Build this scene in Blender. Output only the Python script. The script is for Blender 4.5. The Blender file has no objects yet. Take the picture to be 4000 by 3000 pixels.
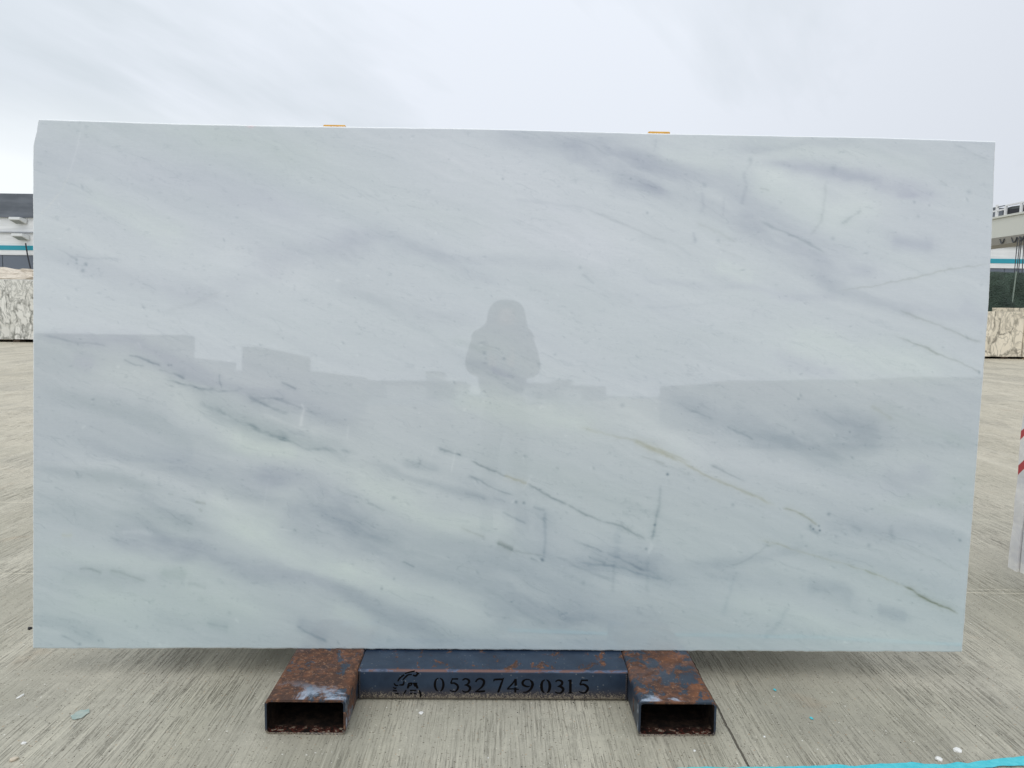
import bpy, bmesh, math, random
import numpy as np
from mathutils import Vector, Matrix, Euler

random.seed(7)
rng = np.random.default_rng(11)
R = math.radians
sc = bpy.context.scene
C = sc.collection

# ------------------------------------------------------------------ camera
H = 1.32                       # phone held 1.32 m above the concrete
F = 3000.0                     # focal length in photograph pixels (4000 wide)
YAW, PITCH, ROLL = R(0.80), R(-5.75), R(0.72)
fwd = Vector((math.sin(YAW)*math.cos(PITCH), math.cos(YAW)*math.cos(PITCH), math.sin(PITCH)))
rh = Vector((math.cos(YAW), -math.sin(YAW), 0))
uh = rh.cross(fwd)
rt = math.cos(ROLL)*rh + math.sin(ROLL)*uh
up = math.cos(ROLL)*uh - math.sin(ROLL)*rh
cam_d = bpy.data.cameras.new('camera'); cam = bpy.data.objects.new('camera', cam_d); C.objects.link(cam)
m = Matrix((rt, up, -fwd)).transposed().to_4x4(); m.translation = (0, 0, H)
cam.matrix_world = m
cam_d.sensor_width = 36; cam_d.lens = F/4000*36
cam_d.clip_start = 0.003; cam_d.clip_end = 2000
sc.camera = cam
CP = Vector((0, 0, H))

def ray(px, py): return fwd*F + rt*(px-2000) - up*(py-1500)
def at_z(px, py, z):
    d = ray(px, py); return CP + d*((z-H)/d.z)
def at_y(px, py, y):
    d = ray(px, py); return CP + d*(y/d.y)
def at_x(px, py, x):
    d = ray(px, py); return CP + d*(x/d.x)

# ------------------------------------------------------------------ world, sun, exposure
world = bpy.data.worlds.new('World'); sc.world = world; world.use_nodes = True
SUN_EL, SUN_AZ = 52, 205        # sun behind the cloud, behind and to the left of the photographer
def build_world():
    nt = world.node_tree; N = nt.nodes; L = nt.links; N.clear()
    out = N.new('ShaderNodeOutputWorld'); bg = N.new('ShaderNodeBackground')
    sky = N.new('ShaderNodeTexSky'); sky.sky_type = 'NISHITA'; sky.sun_disc = False
    sky.sun_elevation = R(SUN_EL); sky.sun_rotation = R(SUN_AZ); sky.dust_density = 3
    tc = N.new('ShaderNodeTexCoord'); sep = N.new('ShaderNodeSeparateXYZ')
    L.new(tc.outputs['Generated'], sep.inputs[0])
    def mth(op, a, b=None, c=None):
        n = N.new('ShaderNodeMath'); n.operation = op
        for i, v in enumerate((a, b, c)):
            if v is None: continue
            if isinstance(v, (int, float)): n.inputs[i].default_value = v
            else: L.new(v, n.inputs[i])
        return n.outputs[0]
    X, Y, Z = sep.outputs
    zc = mth('ADD', mth('MAXIMUM', Z, 0.0), 0.22)
    u = mth('DIVIDE', X, zc); v = mth('DIVIDE', Y, zc)
    th = R(62)
    al = mth('MULTIPLY_ADD', u, math.cos(th), mth('MULTIPLY', v, math.sin(th))); ac = mth('MULTIPLY_ADD', v, math.cos(th), mth('MULTIPLY', u, -math.sin(th)))
    cmb = N.new('ShaderNodeCombineXYZ'); L.new(al, cmb.inputs[0]); L.new(ac, cmb.inputs[1])
    mp = N.new('ShaderNodeMapping'); mp.inputs['Rotation'].default_value = (0, 0, 0); mp.inputs['Scale'].default_value = (0.62, 1.7, 1)
    mp.inputs['Location'].default_value = (3.1, 1.7, 0)
    L.new(cmb.outputs[0], mp.inputs[0])
    n1 = N.new('ShaderNodeTexNoise'); n1.inputs['Scale'].default_value = 0.75; n1.inputs['Detail'].default_value = 6; n1.inputs['Roughness'].default_value = 0.55; n1.inputs['Distortion'].default_value = 0.4
    L.new(mp.outputs[0], n1.inputs[0])
    # soft cloud amount
    r1 = N.new('ShaderNodeMapRange'); r1.inputs[1].default_value = 0.40; r1.inputs[2].default_value = 0.60; r1.interpolation_type = 'SMOOTHSTEP'
    L.new(n1.outputs['Fac'], r1.inputs[0])
    # bank of greyer cloud to the left, thinner veil ahead and to the right
    az = N.new('ShaderNodeMapRange'); az.inputs[1].default_value = -0.75; az.inputs[2].default_value = 0.25; az.interpolation_type = 'SMOOTHSTEP'
    L.new(X, az.inputs[0])
    n2 = N.new('ShaderNodeTexNoise'); n2.inputs['Scale'].default_value = 2.1; n2.inputs['Detail'].default_value = 5; n2.inputs['Roughness'].default_value = 0.5; n2.inputs['Distortion'].default_value = 0.3
    L.new(mp.outputs[0], n2.inputs[0])
    r2 = N.new('ShaderNodeMapRange'); r2.inputs[1].default_value = 0.35; r2.inputs[2].default_value = 0.65; r2.interpolation_type = 'SMOOTHSTEP'
    L.new(n2.outputs['Fac'], r2.inputs[0])
    nn = mth('MULTIPLY_ADD', r2.outputs[0], 0.35, mth('MULTIPLY', r1.outputs[0], 0.65))
    veil = mth('MINIMUM', mth('MULTIPLY_ADD', az.outputs[0], 0.55, nn), 1.0)
    mix = N.new('ShaderNodeMix'); mix.data_type = 'RGBA'
    mix.inputs[6].default_value = (0.590, 0.645, 0.690, 1)
    mix.inputs[7].default_value = (0.785, 0.825, 0.895, 1)
    L.new(mth('MULTIPLY_ADD', veil, 0.95, 0.0), mix.inputs[0])
    # brighter belt low over the horizon, slightly duller to the far right
    lo = N.new('ShaderNodeMapRange'); lo.inputs[1].default_value = 0.25; lo.inputs[2].default_value = 0.12; lo.interpolation_type = 'SMOOTHSTEP'
    L.new(Z, lo.inputs[0])
    lf = N.new('ShaderNodeMapRange'); lf.inputs[1].default_value = 0.05; lf.inputs[2].default_value = -0.55; lf.interpolation_type = 'SMOOTHSTEP'
    L.new(X, lf.inputs[0])
    mx2 = N.new('ShaderNodeMix'); mx2.data_type = 'RGBA'; mx2.inputs[7].default_value = (0.93, 0.97, 0.99, 1)
    L.new(mth('MULTIPLY', lo.outputs[0], mth('MULTIPLY', lf.outputs[0], 0.9)), mx2.inputs[0]); L.new(mix.outputs[2], mx2.inputs[6])
    rtm = N.new('ShaderNodeMapRange'); rtm.inputs[1].default_value = 0.2; rtm.inputs[2].default_value = 0.65; rtm.inputs[3].default_value = 1.0; rtm.inputs[4].default_value = 0.86
    L.new(X, rtm.inputs[0])
    # overcast sky brightens towards the zenith
    zen = mth('MULTIPLY_ADD', mth('POWER', mth('MAXIMUM', Z, 0.0), 1.5), 0.25, 1.0)
    # and towards the veiled sun
    dt = N.new('ShaderNodeVectorMath'); dt.operation = 'DOT_PRODUCT'; L.new(tc.outputs['Generated'], dt.inputs[0])
    dt.inputs[1].default_value = (math.sin(R(SUN_AZ))*math.cos(R(SUN_EL)), math.cos(R(SUN_AZ))*math.cos(R(SUN_EL)), math.sin(R(SUN_EL)))
    hs = mth('MULTIPLY_ADD', mth('POWER', mth('MULTIPLY_ADD', dt.outputs['Value'], 0.5, 0.5), 1.6), 0.45, 1.0)
    g = mth('MULTIPLY', mth('MULTIPLY', rtm.outputs[0], zen), hs)
    sc1 = N.new('ShaderNodeVectorMath'); sc1.operation = 'SCALE'; L.new(mx2.outputs[2], sc1.inputs[0]); L.new(g, sc1.inputs[3])
    # clouds are 10 x brighter here because the background runs at strength 0.1
    sc2 = N.new('ShaderNodeVectorMath'); sc2.operation = 'SCALE'; L.new(sc1.outputs[0], sc2.inputs[0]); sc2.inputs[3].default_value = 10.0
    fin = N.new('ShaderNodeMix'); fin.data_type = 'RGBA'; fin.inputs[0].default_value = 0.94
    L.new(sky.outputs[0], fin.inputs[6]); L.new(sc2.outputs[0], fin.inputs[7])
    L.new(fin.outputs[2], bg.inputs[0]); bg.inputs[1].default_value = 0.10
    L.new(bg.outputs[0], out.inputs[0])
build_world()
sd = bpy.data.lights.new('sun', 'SUN'); sd.energy = 0.5; sd.angle = R(40); sd.color = (1, 0.96, 0.90)
so = bpy.data.objects.new('sun', sd); C.objects.link(so)
# Nishita rotation is clockwise from +Y seen from above
sdir = Vector((math.sin(R(SUN_AZ))*math.cos(R(SUN_EL)), math.cos(R(SUN_AZ))*math.cos(R(SUN_EL)), math.sin(R(SUN_EL))))
so.rotation_euler = sdir.to_track_quat('Z', 'Y').to_euler()
so.location = (0, -3, 8)
vs = sc.view_settings; vs.view_transform = 'Standard'; vs.look = 'None'; vs.exposure = 0.0; vs.gamma = 1; vs.use_curve_mapping = False

# ------------------------------------------------------------------ helpers
def link_mesh(name, bm, mat, parent=None, smooth=False):
    me = bpy.data.meshes.new(name); bm.normal_update(); bm.to_mesh(me); bm.free()
    if smooth:
        for p in me.polygons: p.use_smooth = True
    o = bpy.data.objects.new(name, me); C.objects.link(o)
    if mat: me.materials.append(mat)
    if parent is not None: o.parent = parent
    return o
def tag(o, label=None, cat=None, group=None, kind=None):
    for k, v in (('label', label), ('category', cat), ('group', group), ('kind', kind)):
        if v: o[k] = v
    return o
def thing(name, label, cat, group=None, loc=(0, 0, 0)):
    o = bpy.data.objects.new(name, None); C.objects.link(o); o.location = loc; o.empty_display_size = 0.1
    return tag(o, label, cat, group)
def hexa(bm, pts):
    """pts: 4 bottom (ccw) then 4 top"""
    v = [bm.verts.new(p) for p in pts]
    for f in ((3, 2, 1, 0), (4, 5, 6, 7), (0, 1, 5, 4), (1, 2, 6, 5), (2, 3, 7, 6), (3, 0, 4, 7)):
        bm.faces.new([v[i] for i in f])
    return v
def box(bm, x0, x1, y0, y1, z0, z1):
    return hexa(bm, [(x0, y0, z0), (x1, y0, z0), (x1, y1, z0), (x0, y1, z0), (x0, y0, z1), (x1, y0, z1), (x1, y1, z1), (x0, y1, z1)])
def bevel(bm, w, seg=2):
    bmesh.ops.bevel(bm, geom=list(bm.edges), offset=w, segments=seg, affect='EDGES', profile=0.5, clamp_overlap=True)
def box_obj(name, mat, dims, parent=None, bev=0.0, seg=2):
    bm = bmesh.new(); box(bm, *dims)
    if bev: bevel(bm, bev, seg)
    return link_mesh(name, bm, mat, parent)
def tube(bm, pts, r, n=8, caps=True):
    pts = [Vector(p) for p in pts]; rings = []
    for i, p in enumerate(pts):
        t = (pts[min(i+1, len(pts)-1)] - pts[max(i-1, 0)]).normalized()
        a = t.cross(Vector((0, 0, 1)) if abs(t.z) < 0.9 else Vector((0, 1, 0))).normalized(); b = t.cross(a)
        rr = r[i] if isinstance(r, (list, tuple)) else r
        rings.append([bm.verts.new(p + a*rr*math.cos(2*math.pi*k/n) + b*rr*math.sin(2*math.pi*k/n)) for k in range(n)])
    for i in range(len(rings)-1):
        for k in range(n): bm.faces.new((rings[i][k], rings[i][(k+1) % n], rings[i+1][(k+1) % n], rings[i+1][k]))
    if caps: bm.faces.new(rings[0][::-1]); bm.faces.new(rings[-1])

def lin(c):
    return tuple((x/255/12.92 if x/255 <= 0.04045 else ((x/255+0.055)/1.055)**2.4) for x in c)

class Mat:
    def __init__(s, name, color=(0.5, 0.5, 0.5), rough=0.6, metal=0.0, spec=0.5):
        s.m = bpy.data.materials.new(name); s.m.use_nodes = True
        s.nt = s.m.node_tree; s.N = s.nt.nodes; s.L = s.nt.links
        s.b = s.N['Principled BSDF']
        s.b.inputs['Base Color'].default_value = (*color[:3], 1); s.b.inputs['Roughness'].default_value = rough
        s.b.inputs['Metallic'].default_value = metal; s.b.inputs['Specular IOR Level'].default_value = spec
        s._tc = None
    def co(s, scale=(1, 1, 1), rot=(0, 0, 0), loc=(0, 0, 0)):
        if s._tc is None: s._tc = s.N.new('ShaderNodeTexCoord')
        mp = s.N.new('ShaderNodeMapping'); mp.inputs['Scale'].default_value = scale; mp.inputs['Rotation'].default_value = rot; mp.inputs['Location'].default_value = loc
        s.L.new(s._tc.outputs['Object'], mp.inputs[0]); return mp.outputs[0]
    def noise(s, vec, scale, detail=4, rough=0.5, dist=0.0):
        n = s.N.new('ShaderNodeTexNoise'); n.inputs['Scale'].default_value = scale; n.inputs['Detail'].default_value = detail
        n.inputs['Roughness'].default_value = rough; n.inputs['Distortion'].default_value = dist
        s.L.new(vec, n.inputs['Vector']); return n.outputs['Fac']
    def voro(s, vec, scale, feat='F1', out='Distance', rand=1.0):
        n = s.N.new('ShaderNodeTexVoronoi'); n.feature = feat; n.inputs['Scale'].default_value = scale; n.inputs['Randomness'].default_value = rand
        s.L.new(vec, n.inputs['Vector']); return n.outputs[out]
    def rng(s, v, a, b, c=0.0, d=1.0, smooth=True):
        n = s.N.new('ShaderNodeMapRange'); n.interpolation_type = 'SMOOTHSTEP' if smooth else 'LINEAR'
        s._in(v, n.inputs[0])
        for i, x in enumerate((a, b, c, d)): n.inputs[i+1].default_value = x
        return n.outputs[0]
    def _in(s, v, sock):
        if isinstance(v, (int, float)): sock.default_value = v
        elif isinstance(v, (tuple, list)): sock.default_value = (*v[:3], 1) if len(sock.default_value) == 4 else v
        else: s.L.new(v, sock)
    def math(s, op, a, b=0.0, c=None):
        n = s.N.new('ShaderNodeMath'); n.operation = op; s._in(a, n.inputs[0]); s._in(b, n.inputs[1])
        if c is not None: s._in(c, n.inputs[2])
        return n.outputs[0]
    def mix(s, f, a, b, mode='MIX'):
        n = s.N.new('ShaderNodeMix'); n.data_type = 'RGBA'; n.blend_type = mode
        s._in(f, n.inputs[0]); s._in(a, n.inputs[6]); s._in(b, n.inputs[7]); return n.outputs[2]
    def sep(s, vec):
        n = s.N.new('ShaderNodeSeparateXYZ'); s.L.new(vec, n.inputs[0]); return n.outputs
    def addv(s, a, b):
        n = s.N.new('ShaderNodeVectorMath'); n.operation = 'ADD'; s.L.new(a, n.inputs[0]); s.L.new(b, n.inputs[1]); return n.outputs[0]
    def col(s, v): s._in(v, s.b.inputs['Base Color'])
    def rgh(s, v): s._in(v, s.b.inputs['Roughness'])
    def bump(s, h, strength=0.3, dist=0.01):
        n = s.N.new('ShaderNodeBump'); n.inputs['Strength'].default_value = strength; n.inputs['Distance'].default_value = dist
        s.L.new(h, n.inputs['Height']); s.L.new(n.outputs[0], s.b.inputs['Normal'])

# ------------------------------------------------------------------ key places, read back from the photograph
ALPHA = R(3.3)                                   # the slab leans back on its rack
Yf = (at_z(1195, 2866, 0).y + at_z(2640, 2880, 0).y)/2   # mouths of the foot tubes
HT = 0.5*(at_y(1190, 2731, Yf).z + at_y(2650, 2748, Yf).z)
Ys = at_z(1960, 2537, HT+0.002).y                # bottom edge of the slab
print('Yf', Yf, 'HT', HT, 'Ys', Ys)
SN = Vector((0, -math.cos(ALPHA), math.sin(ALPHA)))
SP = Vector((0, Ys, HT+0.002))
SU = Vector((0, math.sin(ALPHA), math.cos(ALPHA)))
def at_slab(px, py, back=0.0):
    d = ray(px, py); p0 = SP - SN*back
    return CP + d*((p0-CP).dot(SN)/d.dot(SN))
def mirror_at_y(px, py, y):
    p = at_slab(px, py); d = ray(px, py).normalized(); d = d - 2*d.dot(SN)*SN
    return p + d*((y-p.y)/d.y)

# ------------------------------------------------------------------ ground
def ground_material():
    M = Mat('brushed_concrete', rough=0.85, spec=0.3)
    jx = at_z(2868, 2890, 0).x
    fine = M.noise(M.co((150, 3.4, 1)), 1.0, 3, 0.6, 0.0)
    brk = M.noise(M.co((70, 22, 1), loc=(2, 2, 0)), 1.0, 3, 0.6)
    mid = M.noise(M.co((230, 5.0, 1), loc=(3, 5, 0)), 1.0, 2, 0.5, 0.0)
    wide = M.noise(M.co((5, 0.22, 1), loc=(7, 1, 0)), 1.0, 4, 0.6)
    wide2 = M.noise(M.co((0.9, 0.05, 1), loc=(2, 9, 0)), 1.0, 3, 0.6)
    blot = M.noise(M.co((1.1, 1.1, 1)), 1.0, 5, 0.6)
    grit = M.noise(M.co((1, 1, 1), loc=(1, 1, 0)), 170, 3, 0.7)
    grit2 = M.noise(M.co((1, 1, 1), loc=(4, 2, 0)), 28, 4, 0.65)
    base = M.mix(M.rng(blot, 0.35, 0.65), lin((167, 163, 147)), lin((183, 178, 162)))
    base = M.mix(M.rng(wide, 0.42, 0.66, 0, 0.55), base, lin((200, 194, 174)))
    base = M.mix(M.rng(wide2, 0.50, 0.60, 0, 0.45), base, lin((148, 144, 126)))
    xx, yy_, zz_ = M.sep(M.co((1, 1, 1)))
    base = M.mix(M.rng(M.math('MULTIPLY_ADD', blot, 3.0, yy_), 4.0, 10.0, 0.0, 0.55), base, lin((216, 205, 182)))  # far ground paler: brightness of the grazing view put into the colour
    # rusty stains
    st = M.noise(M.co((1, 1, 1), loc=(8, 3, 0)), 2.3, 5, 0.65)
    base = M.mix(M.rng(st, 0.60, 0.74, 0, 0.35), base, lin((184, 158, 128)))
    base = M.mix(M.rng(grit, 0.54, 0.66, 0, 0.55), base, lin((126, 121, 108)))
    base = M.mix(M.rng(grit2, 0.30, 0.70, 0.35, 0.0), base, lin((150, 146, 132)))
    x, y, z = M.sep(M.co((1, 1, 1)))
    # broomed grooves, worn away in patches
    wear = M.noise(M.co((1, 0.6, 1), loc=(5, 7, 0)), 2.2, 3, 0.55)
    amt = M.rng(wear, 0.36, 0.60, 0.25, 1.0)
    groove = M.math('MULTIPLY', M.math('MULTIPLY', M.rng(fine, 0.38, 0.44, 1.0, 0.0), M.rng(brk, 0.38, 0.55, 0.2, 1.0)), amt)
    groove2 = M.math('MULTIPLY', M.math('MULTIPLY', M.rng(mid, 0.35, 0.39, 1.0, 0.0), M.rng(brk, 0.30, 0.45, 0.3, 1.0)), amt)
    g = M.math('MAXIMUM', M.math('MULTIPLY', groove, 0.7), groove2)
    ridge = M.math('MULTIPLY', M.rng(fine, 0.54, 0.66, 0, 0.42), amt)
    base = M.mix(ridge, base, lin((214, 208, 188)))
    base = M.mix(M.math('MULTIPLY', g, 0.50), base, lin((86, 80, 66)))
    damp = M.noise(M.co((1, 0.5, 1), loc=(11, 4, 0)), 1.1, 5, 0.6, 0.5)
    base = M.mix(M.rng(damp, 0.50, 0.62, 0, 0.22), base, lin((120, 118, 110)))
    # dark organic specks
    sp = M.voro(M.co((1, 1, 1)), 26, 'F1')
    base = M.mix(M.rng(sp, 0.05, 0.075, 0.8, 0.0), base, lin((70, 62, 52)))
    for (vs_, th_, cl_, lo_) in ((41, 0.09, (92, 82, 66), 5), (55, 0.10, (74, 68, 58), 8), (33, 0.07, (168, 138, 108), 2), (47, 0.07, (222, 216, 200), 6)):
        q_ = M.voro(M.co((1, 1, 1), loc=(lo_, lo_, 0)), vs_, 'F1')
        base = M.mix(M.rng(q_, th_*0.8, th_*1.5, 0.75, 0.0), base, lin(cl_))
    sp2 = M.voro(M.co((1, 1, 1), loc=(3, 3, 0)), 19, 'F1')
    base = M.mix(M.rng(sp2, 0.04, 0.06, 0.8, 0.0), base, lin((232, 230, 220)))
    # saw-cut joint running away from the camera, pale crossing scratches
    wob = M.noise(M.co((0.1, 6, 1)), 1.0, 4, 0.7)
    jd = M.math('ABSOLUTE', M.math('SUBTRACT', M.math('ADD', x, M.math('MULTIPLY', wob, 0.02)), jx+0.01))
    jm = M.rng(jd, 0.0015, 0.0045, 1.0, 0.0)
    base = M.mix(M.math('MULTIPLY', jm, 0.75), base, lin((58, 50, 40)))
    for (yy, w) in ((at_z(3900, 2317, 0).y, 0.004), (at_z(3900, 2303, 0).y, 0.003), (at_z(3870, 2027, 0).y, 0.004)):
        sl = M.math('MULTIPLY_ADD', x, 0.035, y)
        d = M.math('ABSOLUTE', M.math('SUBTRACT', sl, yy + 0.035*at_z(3900, 2317, 0).x))
        base = M.mix(M.rng(d, w*0.4, w*1.4, 0.6, 0.0), base, lin((222, 214, 190)))
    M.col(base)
    hgt = M.math('SUBTRACT', M.math('MULTIPLY', grit2, 0.15), M.math('ADD', M.math('MULTIPLY', g, 1.0), M.math('MULTIPLY', jm, 2.5)))
    M.bump(hgt, 0.8, 0.005)
    M.rgh(M.rng(wide, 0.4, 0.65, 0.85, 0.62))
    return M.m
bm = bmesh.new()
for (a, b) in (((-450, 450), (-450, 650)),):
    xs = [a[0], -40, -6, 6, 40, a[1]]; ys = [b[0], -40, -4, 6, 40, b[1]]
    vv = [[bm.verts.new((x, y, 0)) for x in xs] for y in ys]
    for j in range(5):
        for i in range(5): bm.faces.new((vv[j][i], vv[j][i+1], vv[j+1][i+1], vv[j+1][i]))
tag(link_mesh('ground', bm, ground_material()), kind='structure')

# ------------------------------------------------------------------ marble slab
TAB = rng.random((256, 256)).astype(np.float32)
def vn(x, y, s=0):
    x = x + 37.7*s + 500; y = y + 91.3*s + 500
    xi = np.floor(x).astype(np.int64); yi = np.floor(y).astype(np.int64)
    fx = x-xi; fy = y-yi; fx = fx*fx*(3-2*fx); fy = fy*fy*(3-2*fy)
    x0 = xi & 255; x1 = (xi+1) & 255; y0 = yi & 255; y1 = (yi+1) & 255
    return (TAB[y0, x0]*(1-fx)+TAB[y0, x1]*fx)*(1-fy) + (TAB[y1, x0]*(1-fx)+TAB[y1, x1]*fx)*fy
def fbm(x, y, s=0, o=4, g=0.5):
    r = 0; a = 1; t = 0
    for k in range(o):
        r = r + a*vn(x*2**k, y*2**k, s+k*3.1); t += a; a *= g
    return r/t

def slab_main():
    NU, NV = 1100, 600
    u = np.linspace(0, 1, NU); v = np.linspace(0, 1, NV)
    # outline in photograph pixels: u to the right, v downward
    top = np.interp(u*3735+152, [152, 323, 688, 982, 1258, 1829, 2181, 2520, 2620, 3006, 3449, 3887], [467, 473, 485, 491, 496, 504, 513, 523, 525, 532, 540, 555]) + 2.0*(fbm(u*60, u*0, 5)-0.5)
    bot = np.interp(u, [0, .12, .2, .5, .8, .97, 1], [2531, 2532, 2530, 2536, 2542, 2545, 2545]) + 5*(fbm(u*90, u*0, 6, 4, .6)-0.5)
    left = np.interp(v, [0, .012, .022, .035, .05, .09, .5, 1], [152, 147, 145, 138, 132, 131, 131, 130]) + 2.0*(fbm(v*50, v*0, 7)-0.5)
    right = np.interp(v, [0, .03, .12, .32, .5, .75, 1], [3887, 3884, 3878, 3860, 3833, 3795, 3757]) + 3.0*(fbm(v*60, v*0, 8)-0.5)
    U, V = np.meshgrid(u, v)
    X = left[:, None]*(1-U) + right[:, None]*U
    T = top[None, :]; B = bot[None, :]
    Y = T*(1-V) + B*V
    # back-project onto the leaning plane
    f = np.array(fwd); r_ = np.array(rt); up_ = np.array(up); n = np.array(SN); p0 = np.array(SP); c0 = np.array(CP)
    D = f[None, None]*F + r_[None, None]*(X-2000)[..., None] - up_[None, None]*(Y-1500)[..., None]
    t = ((p0-c0)@n)/(D@n)
    W = c0 + D*t[..., None]
    # ---------------- paint: stone colours, lower half also shaded
    S = [169.0, 179.3, 184.6]
    wx = X + 46*(fbm(X/260, Y/150, 1)-0.5) + 16*(fbm(X/60, Y/40, 2)-0.5)
    wy = Y + 70*(fbm(X/330, Y/190, 3)-0.5) + 18*(fbm(X/70, Y/30, 4)-0.5)
    fxw = X + 9*(fbm(X/40, Y/30, 9)-0.5); fyw = Y + 12*(fbm(X/34, Y/26, 10)-0.5)
    ca, sa = math.cos(R(21)), math.sin(R(21))
    bu = wx*ca + wy*sa; bv = -wx*sa + wy*ca       # bedding coordinates
    L = np.zeros_like(X); A = np.zeros_like(X); G = np.zeros_like(X); RU = np.zeros_like(X)     # lightness, lilac/blue shift, green/cream shift
    L += 10*(fbm(bu/900, bv/110, 11, 4, .5)-0.5)
    L += 6*(fbm(bu/420, bv/34, 12, 4, .55)-0.5)
    A += 9*(fbm(bu/700, bv/170, 13, 3)-0.5)
    G += 8*(fbm(bu/900, bv/200, 14, 3)-0.5)
    mod = fbm(bu/130, bv/40, 15, 4, .6)
    cloudy = fbm(bu/55, bv/14, 16, 4, .6)
    hs = fbm(X/150, Y/3.2, 17, 2)

    def seg(pts, xw, yw):
        x0 = min(p[0] for p in pts); x1 = max(p[0] for p in pts); y0 = min(p[1] for p in pts); y1 = max(p[1] for p in pts)
        best = np.full(xw.shape, 1e9); tt = np.zeros(xw.shape); tot = 0; lens = []
        for a, b in zip(pts[:-1], pts[1:]): lens.append(math.hypot(b[0]-a[0], b[1]-a[1]))
        T_ = sum(lens)
        for (a, b, l) in zip(pts[:-1], pts[1:], lens):
            dx, dy = b[0]-a[0], b[1]-a[1]
            k = np.clip(((xw-a[0])*dx+(yw-a[1])*dy)/(l*l+1e-6), 0, 1)
            d = np.hypot(xw-a[0]-k*dx, yw-a[1]-k*dy)
            mk = d < best; best = np.where(mk, d, best); tt = np.where(mk, (tot+k*l)/T_, tt); tot += l
        return best, tt
    def sub(pts, pad):
        x0 = min(p[0] for p in pts)-pad; x1 = max(p[0] for p in pts)+pad; y0 = min(p[1] for p in pts)-pad; y1 = max(p[1] for p in pts)+pad
        i0 = max(0, int((x0-120)/3760*NU)-12); i1 = min(NU, int((x1-120)/3600*NU)+16)
        j0 = max(0, int((y0-560)/2000*NV)-12); j1 = min(NV, int((y1-460)/1980*NV)+12)
        return (slice(j0, max(j1, j0+2)), slice(i0, max(i1, i0+2)))
    def band(pts, w, l, a=0.0, g=0.0, fl=0.55):
        """broad soft band: l lightness, a lilac, g green or cream"""
        s_ = sub(pts, w*3.2+60); d, t_ = seg(pts, wx[s_], wy[s_])
        ww = w*(0.65+0.7*mod[s_])
        k = np.exp(-(d/ww)**2)*(1-fl+2*fl*mod[s_])
        e = np.clip(t_/0.18, 0, 1)*np.clip((1-t_)/0.18, 0, 1); e = 0.35+0.65*e*(2-e)
        k = k*e
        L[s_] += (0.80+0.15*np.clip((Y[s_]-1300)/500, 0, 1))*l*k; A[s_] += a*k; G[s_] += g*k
    def vein(pts, w, l, a=0.0, g=0.0, brk=0.5, warp=True, halo=0.25):
        s_ = sub(pts, w*6+30); xx, yy = (fxw, fyw) if warp else (X, Y)
        d, t_ = seg(pts, xx[s_], yy[s_])
        ww = 0.80*w*(0.6+0.8*cloudy[s_]); l = 1.15*l
        if not warp: l = 0.6*l
        if l > 0: l = 0.6*l
        k = np.exp(-(d/ww)**2) + halo*np.exp(-(d/(ww*4))**2)
        k = k*np.clip(1 - brk + 2.4*brk*(cloudy[s_]-0.28), 0, 1.4)
        e = np.clip(t_/0.08, 0, 1)*np.clip((1-t_)/0.08, 0, 1); k = k*(0.2+0.8*e)
        L[s_] += l*k; A[s_] += a*k; RU[s_] += g*k
    def Zm(ox, oy, s, *p): return [(ox+x*s, oy+y*s) for x, y in p]
    z1 = lambda *p: Zm(100, 400, .5877, *p)
    z2 = lambda *p: Zm(1300, 400, .5877, *p)
    z3 = lambda *p: Zm(2500, 400, .6329, *p)
    z4 = lambda *p: Zm(100, 1200, .5877, *p)
    z5 = lambda *p: Zm(1400, 1100, .5877, *p)
    z6 = lambda *p: Zm(2500, 1200, .6329, *p)
    z7 = lambda *p: Zm(100, 1900, .5877, *p)
    z8 = lambda *p: Zm(1300, 1700, .5877, *p)

    # --- upper left: pale green-grey with faint lilac
    band(z1((60, 130), (700, 180), (1500, 260), (2200, 330)), 90, -2, -2, 4)
    band(z1((80, 350), (500, 380)), 70, -3, 3, 0)
    band(z1((700, 400), (1000, 480), (1400, 620), (1900, 760)), 62, -6, 5, -1)
    band(z1((400, 620), (700, 760), (1100, 900)), 62, 4, -4, 5)
    band(z1((100, 1000), (400, 1060), (900, 1180), (1200, 1300), (1500, 1340)), 45, -6, 5, 0)
    band(z1((1250, 1000), (1500, 1080), (1900, 1180)), 45, 5, 0, 1)
    band(z1((1500, 1080), (1900, 1010), (2212, 960)), 48, -9, 6, -1)
    band(z1((1000, 1260), (1400, 1210), (1700, 1160)), 36, -5, 4, 0)
    vein(z1((200, 965), (300, 1015), (340, 1030), (640, 1040)), 4, -9, 2)
    vein(z1((300, 1020), (350, 1050)), 4, -9, 0)
    vein(z1((1200, 1300), (1340, 1250)), 2.5, 10, 0, 0, .7)
    vein(z1((1860, 1055), (1900, 1045)), 3, 9)
    vein(z1((385, 150), (350, 250), (320, 380), (290, 470)), 3.2, 9, 0, 0, .4)
    vein(z1((290, 480), (240, 590), (160, 680), (90, 750)), 2.6, 6, -3, 3, .5)
    vein(z1((770, 1200), (870, 1245)), 3, -10)
    vein(z1((930, 1390), (1100, 1340), (1300, 1260)), 9, -6, 2, 1)
    # --- top centre
    band(z2((600, 240), (1200, 480), (1400, 700), (1900, 900), (2000, 1050)), 120, 5, 1, -1, .3)
    band(z2((900, 950), (1500, 950), (1900, 1000)), 90, 4, 3, -2, .3)
    band(z2((1050, 205), (1400, 270), (1800, 330), (2212, 450)), 48, -15, 5, -1)
    band(z2((1500, 330), (1900, 430), (2212, 560)), 46, -11, 5, -2)
    band(z2((1850, 520), (2212, 640)), 26, -15, 6, -2)
    band(z2((0, 960), (300, 900), (600, 980), (750, 1030)), 44, -11, 6, -1)
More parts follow.
